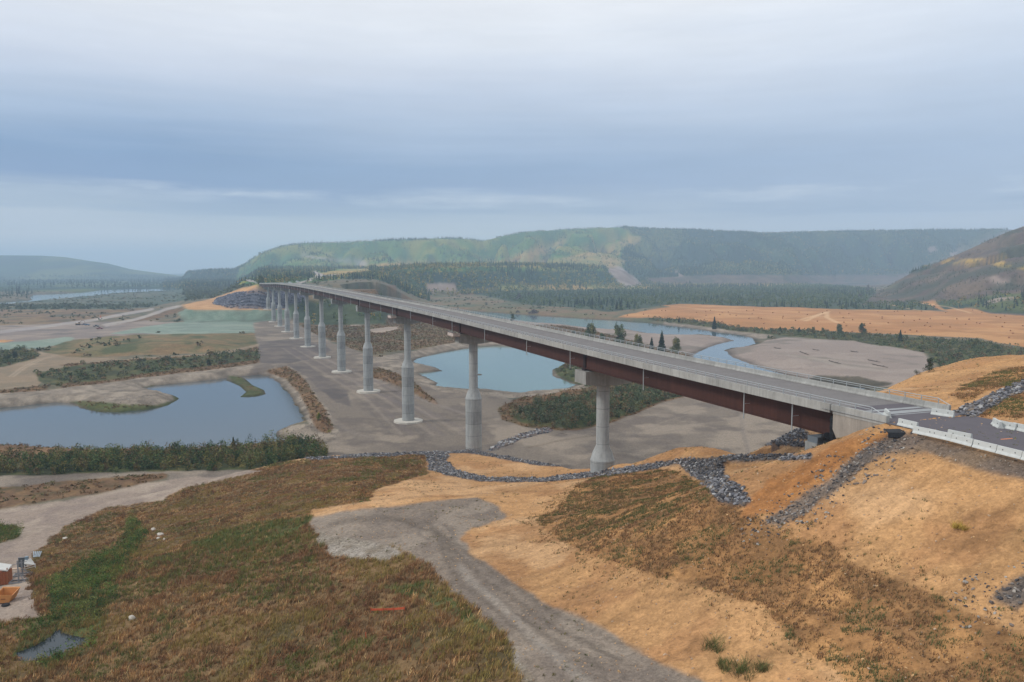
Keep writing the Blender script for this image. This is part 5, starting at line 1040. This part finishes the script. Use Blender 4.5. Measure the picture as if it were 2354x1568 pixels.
# boulders in the grass
def boulder(px, py, wpx, label, rgb=(206, 200, 188)):
    x, y, zz = [float(v[0]) for v in ground(px, py)]; s = wpx * y / F / 2 * 1.1; import bmesh
    bm = bmesh.new(); bmesh.ops.create_icosphere(bm, subdivisions=3, radius=1)
    for v in bm.verts:
        c = v.co; q = 1 + .16 * math.sin(3 * c.x + px) + .12 * math.sin(4 * c.y + 2 * c.z) + .05 * math.sin(9 * c.x + 7 * c.z); v.co = (c.x * s * q * 1.1, c.y * s * q * .85, c.z * s * q * .75 + s * .3)
    me = bpy.data.meshes.new('boulder'); bm.to_mesh(me); bm.free(); me.polygons.foreach_set('use_smooth', [True] * len(me.polygons)); o = mesh_obj('boulder', me, M_BOUL, label=label, cat='boulder', group='pale boulders in the grass'); o.location = (x, y, zz)
M_BOUL = mat('pale_boulder', (196, 188, 176), .9, .18, 2.5, .2)
for px, py, w_, lb in ((303,1423,15,'largest white boulder alone in the grass above the dark pool'), (369,1230,11,'white boulder on the upper grass slope'), (364,1238,7,'small white boulder just below the upper one'), (352,1218,9,'flat buff boulder half buried above the white one'), (378,1240,6,'tiny pale boulder right of the small white one'), (150,1239,9,'dark stained boulder by the track edge')): boulder(px, py, w_, lb)

# orange silt fence and marker stake
M_OR = mat('orange_mesh', (186, 84, 54), .8, .2, 3)
X, Y, Z_ = ground([852, 880, 905, 930], [1408, 1408, 1407, 1405]); e = empty('silt_fence', (X[0], Y[0], Z_[0]), label='low bright orange mesh fence lying in the brown grass', cat='mesh fence'); f = MB()
pts = np.stack([X - X[0], Y - Y[0], Z_ - Z_[0] + .25], 1); h_ = .24
f.add([tuple(p) for p in pts] + [tuple(p + np.array((0, .0, h_))) for p in pts] + [tuple(p + np.array((.0, .03, 0))) for p in pts] + [tuple(p + np.array((0, .03, h_))) for p in pts], [q_ for k in range(3) for q_ in ((k, k + 1, k + 5, k + 4), (k + 8, k + 9, k + 13, k + 12), (k + 4, k + 5, k + 13, k + 12))]); f.build('mesh_panel', M_OR, e)
for p in pts: MB().box((p[0], p[1] - .03, p[2]), (.05, .05, .8)).build('post', M_OR, e)
x, y, zz = [float(v[0]) for v in ground(841, 1474)]; o = MB().box((0, 0, .45), (.09, .04, .9)).bar((0, 0, .8), (.0, .0, 1.0), .05, 6).build('marker_stake', M_OR); o.location = (x, y, zz); tag(o, 'thin red marker stake in the grass below the orange fence', 'stake')

# ---------------------------------------------------------------- vehicles
M_TYRE = mat('tyre', (38, 38, 40), .9); M_GLASS = mat('vehicle_glass', (46, 56, 66), .15, spec=.6)
def pickup(px, py, rgb, label, rz, s=1., van=False, Z_=None):
    x, y, zz = [float(v[0]) for v in ground(px, py)]
    if Z_: (x, y), zz = up(px, py, Z_), Z_; x = float(x); y = float(y)
    e = empty('parked_truck' if not van else 'parked_van', (x, y, zz), rz, label=label, cat='pickup truck' if not van else 'van'); b = MB()
    if van: b.prism([(-2.7, .45), (2.6, .45), (2.75, 1.1), (1.9, 1.35), (1.3, 2.2), (-2.6, 2.25)], -.98, .98)
    else: b.prism([(-2.8, .5), (2.8, .5), (2.85, 1.05), (1.3, 1.15), (.7, 1.8), (-.7, 1.82), (-.85, 1.15), (-.9, .9), (-2.7, .9), (-2.75, 1.15), (-2.85, 1.15)], -.95, .95)
    b.build('body', mat('paint', rgb, .35, spec=.5), e)
    for sg in (-1, 1): MB().box(((.0 if not van else 1.2), sg * .96, 1.48 if not van else 1.65), (1.2, .04, .45)).build('window', M_GLASS, e)
    for a in (-1.75, 1.8):
        for sg in (-1, 1): MB().bar((a, sg * .72, .4), (a, sg * .98, .4), .4, 14).build('wheel', M_TYRE, e)
    e.scale = (s,) * 3
def C2(x, y): return ((250 + x / 5.231) / 1.7407, (1200 + y / 5.231) / 1.7407)
pickup(*C2(785, 612), (124, 44, 50), 'dark red pickup truck parked on the grey yard', 0.1, 1.1)
pickup(*C2(710, 562), (66, 76, 82), 'dark grey green pickup truck parked behind the red one', 0.05, 1.1)
pickup(*C2(525, 535), (78, 104, 130), 'pale blue pickup truck beside the excavator', -.1, 1.0)
pickup(*C2(455, 528), (52, 66, 96), 'dark blue pickup truck next to the excavator', .2, 1.0)
zf = 43.4
def C3_(x, y): return ((1000 + x / 6.726) / 1.7407, (1080 + y / 6.726) / 1.7407)
for i, (a, b, lb) in enumerate([(560, 312, 'white van parked at the far bridge end, leftmost of the white vehicles'), (875, 278, 'white truck at the far bridge end, second from the left'), (1085, 268, 'small white van beyond the far bridge end'), (1280, 225, 'white van farthest along the road behind the bridge')]):
    px, py = C3_(a, b); s_ = (1100, 1130, 1175, 1230)[i]; tt = (4, -22, -40, -60)[i]; x, y = BW(s_, tt); a_, b_, c_ = rdir(px, py); yy = y; xx = a_ / b_ * yy; zz = float(terrain(np.array([xx]), np.array([yy]))[0])
    e = empty('parked_van', (float(xx), yy, zz), .2, label=lb, cat='van', group='white vehicles beyond the bridge'); m_ = MB(); m_.prism([(-2.7, .45), (2.6, .45), (2.75, 1.2), (1.9, 1.5), (1.3, 2.6), (-2.6, 2.7)], -1.1, 1.1); m_.build('body', M_PARP, e)
    for sg in (-1, 1): MB().box((1.0, sg * 1.12, 1.9), (1.2, .04, .6)).build('window', M_GLASS, e)
    for q_ in (-1.75, 1.8): MB().bar((q_, -1.12, .45), (q_, 1.12, .45), .45, 12).build('wheel', M_TYRE, e)
# excavator
px, py = C2(330, 528); x, y, zz = [float(v[0]) for v in ground(px, py)]; e = empty('excavator', (x, y, zz), .1, label='pale excavator with raised bent arm beside the blue pickups', cat='excavator'); M_EX = mat('machine_paint', (150, 132, 110), .6, .1)
for sg in (-1, 1): MB().box((0, sg * 1.3, .5), (4.2, .6, 1.0)).build('track', M_TYRE, e)
MB().prism([(-2.2, 1.1), (1.4, 1.1), (1.5, 1.9), (-2.2, 2.3)], -1.3, 1.3).build('body', M_EX, e); c_ = MB().box((.9, .7, 2.5), (1.4, 1.1, 1.5)).build('cab', M_EX, e); MB().box((1.3, .7, 2.6), (.7, 1.14, 1.0)).build('window', M_GLASS, c_)
MB().bar((1.4, -.3, 1.8), (4.2, -.3, 5.2), .3, 6).bar((4.2, -.3, 5.2), (7.0, -.3, 4.6), .28, 6).build('boom', M_EX, e); MB().bar((7.0, -.3, 4.6), (7.8, -.3, 1.6), .24, 6).build('arm', M_EX, e); MB().prism([(7.2, 1.7), (8.2, 1.6), (8.0, .5), (6.9, .8)], -.8, .3).build('bucket', M_TYRE, e)
px, py = C2(803, 372); x, y, zz = [float(v[0]) for v in ground(px, py)]; o = MB().lathe([(.9, 0), (.9, .2), (.5, .3), (.25, 2.6), (.1, 2.7)], 10).build('traffic_drum', M_OR); o.location = (x, y, zz); tag(o, 'orange marker standing beyond the pale gravel road', 'traffic drum')

# ---------------------------------------------------------------- gear on the track at the lower left
def E9(x, y): return (x / 9.098, 1235.1 + y / 9.098)
def gpt(x, y): return [float(v[0]) for v in ground(*E9(x, y))]
M_RUST = mat('orange_form_paint', (150, 92, 60), .7, .22, 2); M_GRAY = mat('grey_steel', (128, 128, 130), .6, .15, 2); M_WHT = mat('white_sheet', (206, 204, 198), .7, .08, 2); M_YEL = mat('machine_orange', (192, 132, 76), .55, .12, 1.5)
x, y, zz = gpt(60, 1000); k = y / F
e = empty('form_box', (x, y, zz), .25, label='tall orange steel form box with a white cover at the left edge', cat='form box'); sc = 1 / 9.098 * y / F
w_, h_ = 150 * sc, 400 * sc
MB().box((0, .9, h_ * .38), (w_ * 1.6, 1.8, h_ * .7)).build('box_body', M_RUST, e)
r_ = MB(); [r_.box((a * w_, -.04, h_ * .38), (.12, .1, h_ * .7)) for a in (-.7, -.35, 0, .35, .7)]; [r_.box((0, -.06, b * h_), (w_ * 1.6, .08, .1)) for b in (.06, .38, .7)]; r_.build('rib', mat('dark_orange', (150, 84, 54), .7), e)
for a in (-.72, .72): MB().bar((a * w_, -.1, 0), (a * w_, -.1, h_ * .95), .09, 4).build('post', M_RUST, e)
MB().add([(-w_ * .8, -.3, h_ * .98), (w_ * .8, -.3, h_ * .84), (w_ * .8, 1.9, h_ * .9), (-w_ * .8, 1.9, h_ * 1.06), (-w_ * .8, -.3, h_ * .92), (w_ * .8, -.3, h_ * .78), (w_ * .8, 1.9, h_ * .84), (-w_ * .8, 1.9, h_ * 1.0)], [(0, 1, 2, 3), (7, 6, 5, 4), (0, 4, 5, 1), (1, 5, 6, 2), (2, 6, 7, 3), (3, 7, 4, 0)]).build('cover', M_WHT, e)
def frame(px_, py_, hh, label, rz):
    x, y, zz = gpt(px_, py_); sc = y / F / 9.098; e = empty('mast_stand', (x, y, zz), rz, label=label, cat='mast stand', group='grey steel mast stands on the track'); H_ = hh * sc
    MB().box((0, -.5, .12), (2.6, .12, .24)).box((0, .7, .12), (2.6, .12, .24)).box((-1.3, .1, .12), (.12, 1.3, .24)).box((1.3, .1, .12), (.12, 1.3, .24)).build('base_frame', M_GRAY, e)
    MB().bar((0, 0, .1), (-.1, .1, H_), .12, 6).build('mast', M_GRAY, e)
    for a in ((-1.2, -.4), (1.2, -.4), (1.2, .6)): MB().bar((a[0], a[1], .2), (-.04, .05, H_ * .45), .06, 4).build('brace', M_GRAY, e)
    MB().bar((-.9, 0, H_ * .82), (.7, .1, H_ * .9), .05, 4).build('arm', M_GRAY, e)
frame(400, 940, 480, 'tall grey steel mast frame nearest the orange form box', .15); frame(480, 790, 330, 'shorter grey steel mast frame just behind the tall one', .3)
x, y, zz = gpt(480, 640); sc = y / F / 9.098; e = empty('propped_sheet', (x, y, zz), .2, label='dark grey steel sheet propped upright between frames and ramp', cat='steel sheet'); MB().box((0, 0, 120 * sc), (150 * sc, .12, 220 * sc)).build('plate', mat('dark_plate', (92, 98, 102), .6, .1, 1), e); MB().box((0, -.1, 235 * sc), (160 * sc, .2, .12)).build('top_rail', M_GRAY, e)
x, y, zz = gpt(640, 655); e = empty('loading_ramp', (x, y, zz), .2, label='white plate ramp on an open rail trestle beside the track', cat='ramp'); L_ = 110 * sc
MB().add([(-L_, .2, 190 * sc), (0, .5, 210 * sc), (L_ * .95, 0, 80 * sc), (-L_ * .9, -.3, 135 * sc), (-L_, .2, 175 * sc), (0, .5, 195 * sc), (L_ * .95, 0, 68 * sc), (-L_ * .9, -.3, 120 * sc)], [(0, 3, 2, 1), (4, 5, 6, 7), (0, 1, 5, 4), (1, 2, 6, 5), (2, 3, 7, 6), (3, 0, 4, 7)]).build('plate', M_WHT, e)
for b_ in (25, 70): MB().bar((-L_ * .9, -.3, b_ * sc - .1), (L_, 0, b_ * sc + .25), .06, 4).build('rail', M_WHT, e)
for a in (-.9, 1): MB().bar((a * L_, -.2, 0), (a * L_ * .95, -.2, 100 * sc), .06, 4).build('leg', M_WHT, e)
MB().box((-L_ * .75, .5, 215 * sc), (.5, .5, .6)).build('motor', mat('pale_blue_steel', (120, 138, 150), .6), e)
x, y, zz = gpt(785, 412); e = empty('pipe_bundle', (x, y, zz), .1, label='bundle of pale blue grey pipes leaning beside the white ramp', cat='pipe bundle')
for i_ in range(5): MB().bar((-.5 + .24 * i_, -.3, .1), (-.75 + .34 * i_, .4, 120 * sc), .11, 8).build('pipe', mat('pale_pipe', (172, 184, 192), .5), e)
x, y, zz = gpt(290, 745); o = MB().box((0, 0, .75), (250 * sc, .5, .16)).box((-1.2, 0, .35), (.3, .4, .7)).box((1.3, 0, .35), (.3, .4, .7)).build('timber_bench', mat('pale_timber', (196, 172, 150), .8, .15, 3)); o.location = (x, y, zz); o.rotation_euler = (0, 0, .3); tag(o, 'long low pale timber beam on blocks behind the orange form box', 'timber beam')
x, y, zz = gpt(90, 1385); e = empty('tipping_skip', (x, y, zz), .1, label='bright orange open topped skip at the left edge', cat='skip'); sk = MB(); W2 = 150 * sc; H2 = 200 * sc
sk.add([(-W2, 0, .1), (W2 * .5, 0, .1), (W2, 0, H2 * .75), (-W2, 0, H2 * .8), (-W2, 2.2, .1), (W2 * .5, 2.2, .1), (W2, 2.4, H2 * .95), (-W2, 2.4, H2), (-W2 + .12, .15, H2 * .78), (W2 - .15, .15, H2 * .73), (W2 - .15, 2.2, H2 * .92), (-W2 + .12, 2.2, H2 * .97), (-W2 + .12, .2, .3), (W2 * .45, .2, .3), (W2 * .45, 2.0, .3), (-W2 + .12, 2.0, .3)], [(0, 1, 2, 3), (5, 4, 7, 6), (1, 5, 6, 2), (4, 0, 3, 7), (0, 4, 5, 1), (3, 2, 9, 8), (2, 6, 10, 9), (6, 7, 11, 10), (7, 3, 8, 11), (8, 9, 13, 12), (9, 10, 14, 13), (10, 11, 15, 14), (11, 8, 12, 15), (12, 13, 14, 15)]); sk.build('body', M_YEL, e)
MB().box((-.1, -.03, H2 * .42), (W2 * .5, .05, .14)).build('handle_slot', mat('slot_brown', (140, 90, 52), .8), e)
x, y, zz = gpt(125, 1425); e = empty('tyre', (x, y, zz), 0, label='old tyre lying flat in front of the orange skip', cat='tyre'); m_ = MB(); 
m_.lathe([(.28, .05), (.5, 0), (.58, .12), (.5, .26), (.3, .22)], 20); m_.build('tread', M_TYRE, e); MB().lathe([(.0, .12), (.27, .13), (.27, .17), (0, .2)], 16).build('rim', M_WHT, e)
